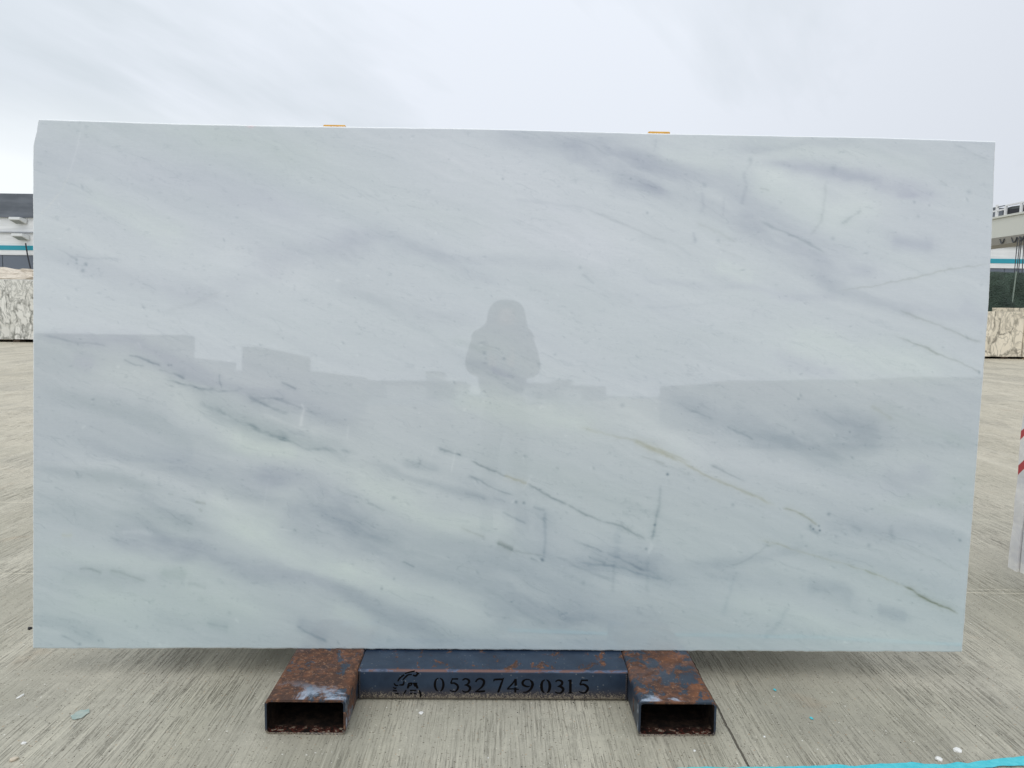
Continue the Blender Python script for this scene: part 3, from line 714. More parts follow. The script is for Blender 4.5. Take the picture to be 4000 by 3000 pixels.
# ------------------------------------------------------------------ steel rack
def steel(name, rust, edge_y=None, dirt_h=0.0, scuff=0.3, seed=0, blue=(48, 60, 76), scale=7.0, worn=None, side=0.0):
    M = Mat(name, rough=0.5, spec=0.4)
    s = seed*3.7
    n1 = M.noise(M.co((1.5, 1, 1.5), loc=(s, s*.3, 0)), scale, 7, 0.68, 0.3)
    n2 = M.noise(M.co((1, 1, 1), loc=(s, 1, 2)), 45, 4, 0.65)
    n3 = M.noise(M.co((1, 1, 1), loc=(2, s, 2)), 13, 5, 0.6)
    n5 = M.noise(M.co((1, 1, 1), loc=(s*2, s, 5)), 2.6, 3, 0.6)
    paint = M.mix(M.rng(n3, 0.3, 0.7), lin(blue), lin((blue[0]+14, blue[1]+15, blue[2]+15)))
    px_, py_, pz_ = M.sep(M.co((1, 1, 1)))
    th = M.rng(pz_, HT-0.022, HT-0.006, 0.5 + (0.5-rust)*0.42 + side, 0.5 + (0.5-rust)*0.42)
    ru = M.mix(M.rng(n3, 0.35, 0.65), lin((80, 57, 46)), lin((114, 76, 54)))
    ru = M.mix(M.rng(n2, 0.40, 0.60, 0, 0.85), ru, lin((66, 50, 44)))
    n7 = M.noise(M.co((1, 1, 1), loc=(s, 6, 2)), 95, 3, 0.7)
    ru = M.mix(M.rng(n7, 0.55, 0.68, 0, 0.5), ru, lin((168, 128, 98)))
    ru = M.mix(M.rng(n5, 0.54, 0.72, 0, 0.5), ru, lin((150, 92, 50)))
    k = M.rng(M.math('SUBTRACT', n1, th), -0.015, 0.02)
    colr = M.mix(k, paint, ru)
    # pale scuffs of marble slurry
    sc_ = M.noise(M.co((1, 1, 1), loc=(9+s, 4, 1)), 5.5, 6, 0.72, 0.6)
    scf = M.math('MULTIPLY', M.rng(sc_, 0.68-0.06*scuff, 0.78, 0, 0.7), M.rng(n2, 0.30, 0.60, 0.25, 1.0))
    if edge_y is not None:
        x, y, z = M.sep(M.co((1, 1, 1)))
        near = M.math('MULTIPLY', M.rng(y, edge_y+0.015, edge_y+0.13, 1.0, 0.05), M.rng(y, edge_y+0.003, edge_y+0.008))
        scf2 = M.math('MULTIPLY', M.rng(sc_, 0.50, 0.60, 0, 0.85), near)
        scf = M.math('MAXIMUM', scf, M.math('MULTIPLY', scf2, M.rng(n2, 0.25, 0.55, 0.3, 1.0)))
    colr = M.mix(scf, colr, lin((168, 180, 196)))
    spk = M.voro(M.co((1, 1, 1), loc=(s, 0, 0)), 60, 'F1')
    spm = M.math('MULTIPLY', M.rng(spk, 0.10, 0.17, 1.0, 0.0), M.rng(n3, 0.46, 0.56))
    colr = M.mix(M.math('MULTIPLY', spm, 0.3), colr, lin((170, 170, 164)))
    if worn:
        x, y, z = M.sep(M.co((1, 1, 1)))
        e = M.math('MULTIPLY', M.rng(z, worn[1]-0.009, worn[1]-0.004), M.rng(y, worn[0]+0.004, worn[0]+0.013, 1.0, 0.0))
        wn = M.noise(M.co((0.6, 2, 2), loc=(s, 0, 3)), 22, 4, 0.65)
        wc = M.mix(M.rng(wn, 0.47, 0.53), lin((112, 124, 152)), lin((116, 82, 72)))
        colr = M.mix(M.math('MULTIPLY', e, M.rng(wn, 0.36, 0.58, 0.10, 0.85)), colr, wc)
    if dirt_h:
        x, y, z = M.sep(M.co((1, 1, 1)))
        g = M.noise(M.co((1, 1, 1)), 230, 3, 0.8)
        low = M.rng(z, 0.0, dirt_h, 1.0, 0.0)
        d1 = M.math('ADD', M.math('MULTIPLY', low, 0.34), g)
        colr = M.mix(M.rng(low, 0.0, 1.0, 0.0, 0.75), colr, lin((62, 50, 44)))
        colr = M.mix(M.rng(d1, 0.76, 0.84, 0, 0.75), colr, lin((150, 140, 122)))
    M.col(colr)
    M.rgh(M.mix(k, (0.42,)*3, (0.88,)*3))
    M.bump(M.math('ADD', M.math('MULTIPLY', k, 0.5), M.math('MULTIPLY', n2, 0.6)), 0.4, 0.0016)
    return M.m
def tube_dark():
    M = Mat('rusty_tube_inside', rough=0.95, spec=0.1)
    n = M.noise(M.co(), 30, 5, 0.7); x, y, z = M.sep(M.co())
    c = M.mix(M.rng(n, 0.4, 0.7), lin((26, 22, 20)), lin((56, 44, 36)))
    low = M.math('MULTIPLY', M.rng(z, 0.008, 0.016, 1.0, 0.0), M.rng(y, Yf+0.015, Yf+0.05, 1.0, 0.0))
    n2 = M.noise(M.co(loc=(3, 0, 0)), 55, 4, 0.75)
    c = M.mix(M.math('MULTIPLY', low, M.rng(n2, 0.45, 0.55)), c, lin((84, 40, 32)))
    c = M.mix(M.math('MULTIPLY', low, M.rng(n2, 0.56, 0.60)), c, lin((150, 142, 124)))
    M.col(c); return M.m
m_in = tube_dark()

rack = thing('slab_rack', 'rusty dark blue steel rack with two hollow foot tubes and a phone number in dark plates for its cut outs', 'rack')
YB = Ys + 0.62
def foot_tube(xl, xr, mat, seed):
    """rectangular hollow section lying along Y, rounded corners, open mouth"""
    bm = bmesh.new(); t = 0.0065; rc = 0.016
    def prof(x0, x1, z0, z1, r, n=5):
        pts = []
        for (cx, cz, a0) in ((x1-r, z0+r, -90), (x1-r, z1-r, 0), (x0+r, z1-r, 90), (x0+r, z0+r, 180)):
            for k in range(n+1):
                a = R(a0+90*k/n); pts.append((cx+r*math.cos(a), cz+r*math.sin(a)))
        return pts
    o = prof(xl, xr, 0.0, HT, rc); i = prof(xl+t, xr-t, t, HT-t, rc-t)
    n = len(o); ny = 14
    rd = random.Random(seed)
    rings_o, rings_i = [], []
    for k in range(ny+1):
        y = Yf + (YB-Yf)*k/ny
        dz = 0
        rings_o.append([bm.verts.new((x, y + (0.0018*math.sin(7*x+seed)+rd.uniform(-.0008, .0008) if k == 0 else 0), z - (0.0022*math.exp(-((x-(xl+xr)/2)/0.05)**2)*(z > HT/2)*(k == 0)))) for x, z in o])
        rings_i.append([bm.verts.new((x, y + (0.0008 if k == 0 else 0), z - (0.0022*math.exp(-((x-(xl+xr)/2)/0.05)**2)*(z > HT/2)*(k == 0)))) for x, z in i])
    for k in range(ny):
        for j in range(n):
            j2 = (j+1) % n
            bm.faces.new((rings_o[k][j], rings_o[k][j2], rings_o[k+1][j2], rings_o[k+1][j]))
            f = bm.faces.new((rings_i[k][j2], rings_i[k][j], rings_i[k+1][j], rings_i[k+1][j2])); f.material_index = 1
    for (kk) in (0, ny):
        for j in range(n):
            j2 = (j+1) % n
            vv = (rings_o[kk][j2], rings_o[kk][j], rings_i[kk][j], rings_i[kk][j2])
            bm.faces.new(vv if kk == 0 else vv[::-1])
    ob = link_mesh('foot_tube', bm, mat, rack, True)
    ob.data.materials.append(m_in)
    for p in ob.data.polygons: p.use_smooth = False
    return ob
lx0 = 0.5*(at_z(1040, 2863, 0).x + at_y(1030, 2745, Yf).x); lx1 = 0.5*(at_z(1352, 2868, 0).x + at_y(1348, 2740, Yf).x)
qx0 = 0.5*(at_z(2492, 2877, 0).x + at_y(2497, 2755, Yf).x); qx1 = 0.5*(at_z(2790, 2882, 0).x + at_y(2808, 2760, Yf).x)
print('tubes', lx0, lx1, qx0, qx1)
m_tl = steel('rusted_steel_left', 0.68, Yf, 0.03, 0.5, 1, (34, 44, 58), side=0.10)
m_tr = steel('rusted_steel_right', 0.60, Yf, 0.03, 0.5, 4, (34, 44, 58), scale=9, side=0.10)
t1_ = foot_tube(lx0, lx1, m_tl, 1); t1_['label'] = 'left hollow foot tube, almost all brown rust on top'
t2_ = foot_tube(qx0, qx1, m_tr, 2); t2_['label'] = 'right hollow foot tube, rust and blue paint in patches'
# crossbar
Yc = 0.5*(at_z(1400, 2731, 0).y + at_z(2440, 2746, 0).y)
m_cb = steel('painted_steel_crossbar', 0.30, None, 0.066, -0.6, 7, (28, 43, 62), 13, (Yc, HT-0.004), side=0.12)
bm = bmesh.new(); box(bm, lx1+0.001, qx0-0.001, Yc, Yc+0.20, 0.003, HT-0.004)
es = [e for e in bm.edges if abs(e.verts[0].co.x-e.verts[1].co.x) > 0.1]
bmesh.ops.bevel(bm, geom=es, offset=0.011, segments=4, affect='EDGES', profile=0.5)
cb = link_mesh('crossbar', bm, m_cb, rack)
for p in cb.data.polygons: p.use_smooth = False
# weld beads at the crossbar ends
m_weld = Mat('weld_metal', lin((58, 56, 60)), 0.6, 0.4).m
for x in (lx1+0.004, qx0-0.004):
    bm = bmesh.new()
    for k in range(13):
        bmesh.ops.create_icosphere(bm, subdivisions=1, radius=0.0048, matrix=Matrix.Translation((x, Yc+0.001, 0.010+k*(HT-0.022)/12)))
    link_mesh('weld', bm, m_weld, rack, True)

# lettering of the crossbar: shade inside its cut-outs painted as thin dark plates
m_cut = Mat('cut_out_shade', lin((14, 12, 12)), 0.95, 0, 0.05).m
m_cutr = Mat('cut_edge_metal', lin((60, 56, 58)), 0.7, 0.3, 0.3).m
def glyph(name, strokes, ox, oy, s):
    """strokes in zoomed photograph pixels: list of [(x,y,w)...]; built as thin plates on the crossbar face"""
    bm = bmesh.new(); y1 = Yc-0.0006
    for st in strokes:
        pts = []
        for (x, y, w) in st:
            p = at_y(ox+x*s, oy+y*s, Yc); pts.append((p.x, p.z, w*s/F*Yc*1.03*0.5))
        # smooth by subdividing (Catmull-Rom)
        q = []
        for i in range(len(pts)-1):
            p0 = pts[max(i-1, 0)]; p1 = pts[i]; p2 = pts[i+1]; p3 = pts[min(i+2, len(pts)-1)]
            n = 4 if len(pts) > 2 else 1
            for k in range(n):
                t = k/n
                q.append(tuple(0.5*((2*b)+(-a+c)*t+(2*a-5*b+4*c-d)*t*t+(-a+3*b-3*c+d)*t**3) for a, b, c, d in zip(p0, p1, p2, p3)))
        q.append(pts[-1])
        L_, R_ = [], []
        for i, (x, z, w) in enumerate(q):
            a = q[max(i-1, 0)]; b = q[min(i+1, len(q)-1)]
            dx, dz = b[0]-a[0], b[1]-a[1]; l = math.hypot(dx, dz) or 1
            nx, nz = -dz/l*max(w, .0004), dx/l*max(w, .0004)
            L_.append((bm.verts.new((x+nx, y1, z+nz)), bm.verts.new((x+nx, Yc+0.001, z+nz))))
            R_.append((bm.verts.new((x-nx, y1, z-nz)), bm.verts.new((x-nx, Yc+0.001, z-nz))))
        for i in range(len(q)-1):
            bm.faces.new((L_[i][0], R_[i][0], R_[i+1][0], L_[i+1][0]))
            bm.faces.new((L_[i][0], L_[i+1][0], L_[i+1][1], L_[i][1]))
            bm.faces.new((R_[i+1][0], R_[i][0], R_[i][1], R_[i+1][1]))
        bm.faces.new((L_[0][0], L_[0][1], R_[0][1], R_[0][0])); bm.faces.new((L_[-1][0], R_[-1][0], R_[-1][1], L_[-1][1]))
        y1 -= 0.00005
    bmesh.ops.recalc_face_normals(bm, faces=list(bm.faces))
    return link_mesh(name, bm, m_cut, rack)
G1 = (1480, 2590, .18987)      # zoom frame of the left half of the lettering
G2 = (1850, 2590, .22604)      # zoom frame of the right half
K = 1.12
def zero(cx, cy, h, w, t):
    a = [(cx-t*.3, cy-h*.48, t*.35), (cx-w*.32, cy-h*.33, t*.8), (cx-w*.42, cy, t*1.1), (cx-w*.32, cy+h*.33, t*.9), (cx-t*.5, cy+h*.5, t*.3)]
    b = [(cx+t*.3, cy-h*.48, t*.35), (cx+w*.32, cy-h*.33, t*.8), (cx+w*.42, cy, t*1.1), (cx+w*.32, cy+h*.33, t*.9), (cx+t*.5, cy+h*.5, t*.3)]
    return [a, b]
def five(x, y, h, w, t):
    return [[(x+w*.25, y+t*.35, t*.7), (x+w*.95, y+t*.35, t*.8)], [(x+w*.27, y, t*.5), (x+w*.05, y+h*.38, t*.8)],
            [(x+w*.05, y+h*.40, t*.6), (x+w*.45, y+h*.36, t*.9), (x+w*.85, y+h*.52, t*1.1), (x+w*.92, y+h*.72, t*1.1), (x+w*.70, y+h*.95, t*.8), (x+w*.35, y+h, t*.6), (x-w*.08, y+h*.88, t*.35)]]
def three(x, y, h, w, t):
    return [[(x, y+h*.14, t*.6), (x+w*.35, y+h*.02, t*.7), (x+w*.78, y+h*.12, t*1.0), (x+w*.80, y+h*.32, t*1.0), (x+w*.5, y+h*.46, t*.7), (x+w*.25, y+h*.5, t*.4)],
            [(x+w*.35, y+h*.47, t*.5), (x+w*.82, y+h*.58, t*1.1), (x+w*.95, y+h*.76, t*1.1), (x+w*.70, y+h*.96, t*.8), (x+w*.3, y+h, t*.6), (x-w*.05, y+h*.9, t*.4)]]
def two(x, y, h, w, t):
    return [[(x, y+h*.25, t*.8), (x+w*.2, y+h*.06, t*.7), (x+w*.55, y+h*.01, t*.8), (x+w*.88, y+h*.18, t*1.1), (x+w*.80, y+h*.48, t*1.0), (x+w*.45, y+h*.75, t*.6), (x-w*.05, y+h*.99, t*.35)],
            [(x-w*.02, y+h*.97, t*.5), (x+w*.5, y+h*.96, t*.9), (x+w, y+h*.93, t*.7)]]
def seven(x, y, h, w, t):
    return [[(x-w*.02, y+h*.2, t*.35), (x+w*.12, y+t*.4, t*.8), (x+w*.95, y+t*.3, t*.8)], [(x+w*.95, y-h*.05, t*.5), (x+w*.70, y+h*.45, t*.9), (x+w*.42, y+h, t*.9)]]
def four(x, y, h, w, t):
    return [[(x+w*.72, y, t*.6), (x+w*.45, y+h*.35, t*.8), (x+w*.02, y+h*.72, t*.7)], [(x, y+h*.74, t*.6), (x+w*.55, y+h*.72, t*.6)],
            [(x+w*.72, y, t*1.2), (x+w*.74, y+h*.5, t*1.3)], [(x+w*.70, y+h*.62, t*1.2), (x+w*.70, y+h, t*1.0)], [(x+w*.55, y+h*.73, t*.7), (x+w, y+h*.76, t*.6)]]
def nine(x, y, h, w, t):
    return [[(x+w*.72, y+h*.03, t*.5), (x+w*.35, y+h*.01, t*.6), (x+w*.08, y+h*.18, t*1.0), (x+w*.12, y+h*.42, t*1.0), (x+w*.5, y+h*.56, t*.6), (x+w*.7, y+h*.52, t*.4)],
            [(x+w*.72, y+h*.06, t*.5), (x+w*.92, y+h*.25, t*1.1), (x+w*.92, y+h*.5, t*1.2), (x+w*.72, y+h*.80, t*.9), (x+w*.4, y+h*.97, t*.6), (x+w*.08, y+h*.98, t*.3)]]
def one(x, y, h, w, t):
    return [[(x+w*.05, y+h*.1, t*.4), (x+w*.5, y+t*.3, t*.8)], [(x+w*.5, y, t*1.2), (x+w*.5, y+h, t*1.2)], [(x+w*.1, y+h*.98, t*.4), (x+w*.95, y+h*.98, t*.4)]]
for st, g in ((zero(1240, 442, 280, 210, 44), G1), (five(1470, 312, 275, 170, 40), G1), (three(1720, 315, 280, 165, 44), G1), (two(1990, 320, 275, 195, 46), G1),
              (seven(350, 268, 240, 175, 40), G2), (four(580, 275, 235, 200, 34), G2), (nine(835, 282, 225, 195, 40), G2), (zero(1245, 400, 235, 175, 44), G2),
              (three(1415, 290, 230, 140, 40), G2), (one(1625, 285, 235, 95, 38), G2), (five(1830, 285, 230, 155, 38), G2)):
    glyph('digit', st, *g)
emblem = [[(390, 375, 26), (430, 310, 34), (520, 240, 30)], [(535, 215, 26), (620, 190, 26), (735, 165, 24)], [(490, 350, 24), (560, 275, 34), (610, 240, 30), (680, 235, 22)],
          [(700, 245, 26), (760, 262, 40), (800, 210, 40)], [(765, 185, 20), (840, 225, 14)], [(310, 415, 20), (350, 460, 34), (400, 455, 14)], [(420, 450, 18), (500, 440, 40), (515, 370, 24)],
          [(290, 495, 14), (335, 520, 26), (360, 500, 14)], [(600, 425, 30), (680, 415, 34), (650, 470, 20)], [(620, 440, 60), (590, 520, 30)], [(700, 415, 24), (790, 415, 24)], [(720, 460, 60), (760, 450, 60), (800, 520, 34)],
          [(290, 560, 20), (370, 570, 26)], [(340, 630, 26), (410, 630, 26)], [(560, 555, 30), (530, 610, 24), (500, 640, 20)], [(640, 560, 24), (770, 560, 20)], [(640, 625, 26), (690, 625, 26)], [(720, 630, 24), (770, 630, 20)], [(830, 560, 24), (860, 640, 40), (850, 700, 24)]]
eo = glyph('emblem', emblem, *G1); eo['label'] = 'telephone shaped emblem left of the number, dark plates for its cut out shade'

# A-frame uprights with wooden pads, back frame
m_up = steel('rusted_steel_upright', 0.45, None, 0, 0.2, 9)
def pad_material():
    M = Mat('ochre_wood', rough=0.8)
    n = M.noise(M.co((1, 12, 12)), 20, 4, 0.6); n2 = M.noise(M.co((60, 1, 60)), 5, 3, 0.6)
    c = M.mix(M.rng(n, 0.3, 0.7), lin((196, 140, 58)), lin((222, 172, 84)))
    c = M.mix(M.rng(n2, 0.56, 0.7, 0, 0.6), c, lin((128, 78, 34)))
    M.col(c); M.bump(n2, 0.3, 0.001); return M.m
m_pad = pad_material()
padx = ((1262, 1356, 486, 497), (2526, 2618, 512, 523))
TB = 0.020
for k, (xa, xb, ya, yb) in enumerate(padx):
    A_ = at_slab(xa, ya, TB+0.002); B_ = at_slab(xb, ya+2, TB+0.002)
    ztop = 0.5*(A_.z+B_.z); topt = (ztop-SP.z+SN.z*(TB+0.002))/math.cos(ALPHA)
    def onp(x, back, t): return SP + Vector((x, 0, 0)) - SN*back + SU*t
    def leanbox(x0, x1, b0, b1, t0, t1, bev=0.002, slope=0.0, name='pad', mat=None, yflip=None):
        bm = bmesh.new()
        P = [onp(x0, b0, t0), onp(x1, b0, t0), onp(x1, b1, t0), onp(x0, b1, t0), onp(x0+max(slope, 0), b0, t1), onp(x1+min(slope, 0), b0, t1), onp(x1+min(slope, 0), b1, t1), onp(x0+max(slope, 0), b1, t1)]
        if yflip is not None: P = [Vector((p.x, 2*yflip-p.y, p.z)) for p in P]
        hexa(bm, P); bmesh.ops.recalc_face_normals(bm, faces=list(bm.faces)); bevel(bm, bev, 1)
        return link_mesh(name, bm, mat, rack)
    ymid = Ys + 0.17
    leanbox(A_.x, B_.x, TB+0.002, TB+0.022, topt-0.35, topt, 0.0025, 0.006*(-1 if k == 0 else 1), 'wooden_pad', m_pad)
    leanbox(A_.x+0.004, B_.x-0.004, TB+0.024, TB+0.075, 0.001, topt-0.02, 0.004, 0, 'upright', m_up)
    leanbox(A_.x+0.004, B_.x-0.004, TB+0.024, TB+0.075, 0.001, topt-0.08, 0.004, 0, 'upright', m_up, ymid)
for zz in (0.45, 1.25):
    bm = bmesh.new(); box(bm, at_slab(1290, 1500).x, at_slab(2580, 1500).x, Ys+0.10, Ys+0.14, zz, zz+0.06); bevel(bm, 0.004, 1)
    link_mesh('brace', bm, m_up, rack)

# unseen slabs added on the far side of the rack to deepen the shadow below
def marble_simple(name, c1, c2, rough=0.25, vein=(150, 156, 160), seed=0, vs=2.2):
    M = Mat(name, rough=rough)
    s = seed*2.3
    n = M.noise(M.co((1, 1, 1.6), rot=(0, R(22), 0), loc=(s, s, s)), vs, 6, 0.62, 1.4)
    n2 = M.noise(M.co((1, 1, 3), rot=(0, R(20), 0), loc=(s, 1, s)), 1.3, 4, 0.55, 0.6)
    c = M.mix(M.rng(n2, 0.3, 0.7), lin(c1), lin(c2))
    d = M.math('ABSOLUTE', M.math('SUBTRACT', n, 0.5))
    c = M.mix(M.rng(d, 0.0, 0.03, 0.55, 0.0), c, lin(vein))
    g = M.noise(M.co(), 60, 3, 0.6); c = M.mix(M.rng(g, 0.3, 0.7, 0.0, 0.15), c, lin((200, 200, 196)))
    M.col(c); return M.m
m_slab2 = marble_simple('grey_white_marble', (196, 200, 203), (218, 220, 221), 0.25)
def leaning_slab(x0, x1, yb, zb, h, th, lean, mat, name='marble_slab', chips=0.004, seed=0, label=None, group=None):
    """lean>0: top further away (+Y).  yb = y of the near face at the bottom"""
    rd = random.Random(seed); bm = bmesh.new()
    n = 14; S_, C_ = math.sin(lean), math.cos(lean)
    loop = []
    for k in range(n): loop.append((x0+(x1-x0)*k/n, rd.uniform(-chips, chips)))
    for k in range(n): loop.append((x1+rd.uniform(-chips, chips), h*k/n))
    for k in range(n): loop.append((x1-(x1-x0)*k/n, h+rd.uniform(-chips, chips)))
    for k in range(n): loop.append((x0+rd.uniform(-chips, chips), h-h*k/n))
    fr = [bm.verts.new((x, yb+t*S_, zb+t*C_)) for x, t in loop]
    bk = [bm.verts.new((x, yb+t*S_+th*C_, zb+t*C_-th*S_)) for x, t in loop]
    bm.faces.new(fr); bm.faces.new(bk[::-1])
    for k in range(len(loop)):
        k2 = (k+1) % len(loop); bm.faces.new((fr[k2], fr[k], bk[k], bk[k2]))
    bmesh.ops.recalc_face_normals(bm, faces=list(bm.faces))
    o = link_mesh(name, bm, mat)
    tag(o, label, 'marble slab', group); return o
yb_back = 2*(Ys+0.17) - (Ys+TB)        # mirrored seat of the back slab
zt = HT+0.004
for k in range(1, 4):
    leaning_slab(-1.22+0.03*k, 1.30-0.05*k, yb_back-0.002+0.024*k, zt, 1.585-0.01*k, 0.02, -ALPHA, m_slab2, seed=3+k, label=('', 'second', 'third', 'outermost')[k]+' slab of the unseen bundle added behind the rusty rack to deepen its shadow')
leaning_slab(-1.30, 1.36, yb_back-0.002, zt, 1.60, 0.02, -ALPHA, m_slab2, seed=3, label='unseen grey white marble slab added behind the rusty rack to deepen its shadow')

# ------------------------------------------------------------------ neighbouring bundle at the right edge of the picture
m_s3 = marble_simple('white_marble_bundle', (214, 212, 210), (232, 230, 228), 0.4, (176, 178, 184), 5)
m_s4 = marble_simple('blue_grey_marble_bundle', (176, 182, 190), (198, 202, 208), 0.3, (140, 148, 158), 6)
def bundle_material():
    M = Mat('painted_marble_bundle', rough=0.4)
    n2 = M.noise(M.co((1, 1, 2)), 4, 5, 0.6, 0.5)
    c = M.mix(M.rng(n2, 0.35, 0.65), lin((206, 206, 208)), lin((232, 230, 226)))
    x, y, z = M.sep(M.co())
    w = M.noise(M.co(), 14, 3, 0.6)
    for (p1, slope, hw) in STRIPES:
        # red marking paint dragged across the sawn edges
        d = M.math('ABSOLUTE', M.math('SUBTRACT', M.math('ADD', M.math('MULTIPLY_ADD', y, slope, z), M.math('MULTIPLY', w, 0.012)), p1.z + slope*p1.y + 0.006))
        c = M.mix(M.math('MULTIPLY', M.rng(d, hw-0.002, hw+0.002, 0.95, 0.0), M.rng(x, xb+0.015, xb+0.03, 1.0, 0.0)), c, lin((176, 22, 38)))
    M.col(c); return M.m
Pn = at_z(3936, 2216, 0.11)              # lower left corner of the far slab
xb = Pn.x
Pn = at_x(3936, 2216, xb)
# near corner of its edge
P2 = at_x(3971, 2226, xb+0.000)
e1 = at_x(3983, 1830, xb); e2 = at_x(4000, 1700, xb)
STRIPES = ((e1, 0.9, 0.022), (at_x(3996, 1695, xb), 0.9, 0.020))
m_b = bundle_material()
leanB = -R(2.0)
print('bundle', Pn, P2)
hb = 1.55; thf = Pn.y-P2.y
brk = thing('slab_rack', 'blue steel rack half out of frame at right carrying the white slab bundle', 'rack')
leaning_slab(xb, xb+2.6, P2.y+0.0, Pn.z, hb, thf, leanB, m_b, seed=11, label='white marble slab with red paint on its edge, at the right edge of the photo', group=None)
leaning_slab(xb+0.012, xb+2.6, P2.y-0.045, Pn.z, hb-0.02, 0.04, leanB, m_b, seed=12, label='nearer marble slab of the bundle cut by the right edge of the photo')
for xx in (xb+0.5, xb+1.9):
    bm = bmesh.new(); box(bm, xx, xx+0.22, P2.y-0.45, P2.y+0.75, 0.0, Pn.z-0.006); bevel(bm, 0.01, 2); link_mesh('foot_tube', bm, m_up, brk)
    bm = bmesh.new(); hexa(bm, [(xx+.07, P2.y+thf+.012, Pn.z-.005), (xx+.15, P2.y+thf+.012, Pn.z-.005), (xx+.15, P2.y+thf+.10, Pn.z-.005), (xx+.07, P2.y+thf+.10, Pn.z-.005),
                                (xx+.07, P2.y+thf+.012-1.5*math.sin(-leanB), Pn.z+1.5), (xx+.15, P2.y+thf+.012-1.5*math.sin(-leanB), Pn.z+1.5), (xx+.15, P2.y+thf+.05, Pn.z+1.5), (xx+.07, P2.y+thf+.05, Pn.z+1.5)])
    link_mesh('upright', bm, m_up, brk)

# ------------------------------------------------------------------ painted line, stains, stones on the ground
def cyan_material(name, c, fade=0.0):
    M = Mat(name, lin(c), 0.6)
    n = M.noise(M.co(), 50, 4, 0.6); M.col(M.mix(M.rng(n, 0.3, 0.7), lin(c), lin((min(255, c[0]+26), min(255, c[1]+14), min(255, c[2]+12)))))
    n3 = M.noise(M.co((200, 9, 1)), 1, 3, 0.6); M.bump(n3, 0.3, 0.003)
    return M.m
m_cy = cyan_material('cyan_line_paint', (62, 186, 198))
te = [(2000, 3030), (2300, 3012), (2560, 3001), (2640, 3000), (2700, 2996), (2760, 2994), (2850, 2999), (2900, 2996), (3080, 2994), (3200, 2990), (3270, 2986), (3340, 2992), (3440, 2983), (3560, 2977), (3610, 2982), (3690, 2985),
      (3740, 2976), (3780, 2982), (3830, 2971), (3900, 2964), (4000, 2953), (4150, 2940), (4400, 2918), (4700, 2890)]
bm = bmesh.new(); ra = []; rb = []; rd = random.Random(4)
pts = []
for (a, b) in zip(te[:-1], te[1:]):
    n = max(1, int((b[0]-a[0])/18))
    for k in range(n): t = k/n; pts.append((a[0]+(b[0]-a[0])*t, a[1]+(b[1]-a[1])*t + rd.uniform(-1.4, 1.4)))
for (x, y) in pts:
    p = at_z(x, y, 0.004); q = at_z(x, y+34+rd.uniform(-2.5, 2.5)+4*math.sin(x/70), 0.004)
    ra.append(bm.verts.new(p)); rb.append(bm.verts.new(q))
for k in range(len(ra)-1): bm.faces.new((rb[k], rb[k+1], ra[k+1], ra[k]))
tag(link_mesh('painted_line', bm, m_cy), 'ragged cyan paint line across the concrete at lower right', kind='structure')
def blotch(name, px, py, rx, ry, mat, label, seed, cat='paint spot'):
    rd = random.Random(seed); c = at_z(px, py, 0.003); bm = bmesh.new(); k = F/c.y
    pts = [bm.verts.new((c.x+rx/k*math.cos(a)*rd.uniform(.7, 1.15), c.y+ry/k*math.sin(a)*rd.uniform(.7, 1.15), 0.003)) for a in [2*math.pi*i/16 for i in range(16)]]
    bm.faces.new(pts); o = link_mesh(name, bm, mat); tag(o, label, cat); return o
m_pale = cyan_material('faded_cyan_stain', (150, 170, 162))
blotch('paint_stain', 313, 2790, 32, 46, m_pale, 'faded pale blue paint stain on the concrete at lower left', 1, 'paint stain')
blotch('paint_speck', 3027, 2694, 6, 11, m_cy, 'small cyan paint speck on the concrete, nearer the right foot tube', 2)
blotch('paint_speck', 3170, 2805, 7, 12, m_cy, 'small cyan paint speck on the concrete, nearer the cyan line', 3)
m_chip = Mat('white_marble_chip', (0.78, 0.77, 0.73), 0.55).m
m_chip2 = Mat('cream_pebble', lin((200, 188, 168)), 0.7).m
m_blk = Mat('black_pebble', lin((22, 22, 26)), 0.6).m
def stone(name, px, py, lx, ly, h, rot, mat, label, seed, cat='stone chip'):
    rd = random.Random(seed); c = at_z(px, py, 0); k = F/c.y
    bm = bmesh.new(); bmesh.ops.create_icosphere(bm, subdivisions=2, radius=1)
    for v in bm.verts:
        s = 1+rd.uniform(-.16, .16); x, y, z = v.co*s
        x *= lx/k/2; y *= ly/k/2*(1.25-0.35*v.co.x); z = max(z, -.5)*h
        v.co = (x*math.cos(rot)-y*math.sin(rot), x*math.sin(rot)+y*math.cos(rot), z+h*.5)
    o = link_mesh(name, bm, mat); o.location = (c.x, c.y, 0.0); tag(o, label, cat); return o
stone('marble_chip', 3740, 2934, 34, 26, 0.006, R(-55), m_chip, 'pointed white marble chip, the upper of the two chips by the cyan line', 1)
stone('marble_chip', 3667, 2969, 30, 22, 0.006, R(-50), m_chip, 'oblong white marble chip touching the cyan line', 2)
stone('marble_chip', 93, 2906, 20, 14, 0.004, R(20), m_chip, 'small white chip on the concrete at the lower left edge', 3)
stone('pebble', 55, 2969, 34, 18, 0.006, R(35), m_chip2, 'cream pebble on the concrete in the lower left corner', 4, 'pebble')
stone('pebble', 117, 2457, 17, 16, 0.006, R(30), m_blk, 'small black pebble just left of the lower left slab corner', 5, 'pebble')
stone('marble_chip', 80, 2722, 12, 34, 0.003, R(-10), m_chip, 'thin pale chip on the concrete left of the blue stain', 6)
stone('marble_chip', 1645, 2787, 22, 18, 0.004, R(30), m_chip, 'tiny white chip on the concrete below the emblem', 7)
stone('marble_chip', 2713, 2935, 11, 12, 0.003, R(0), m_chip, 'round white chip just below the right foot tube', 8)
stone('marble_chip', 2986, 2880, 10, 9, 0.003, R(0), m_chip, 'tiny white chip right of the concrete joint', 9)
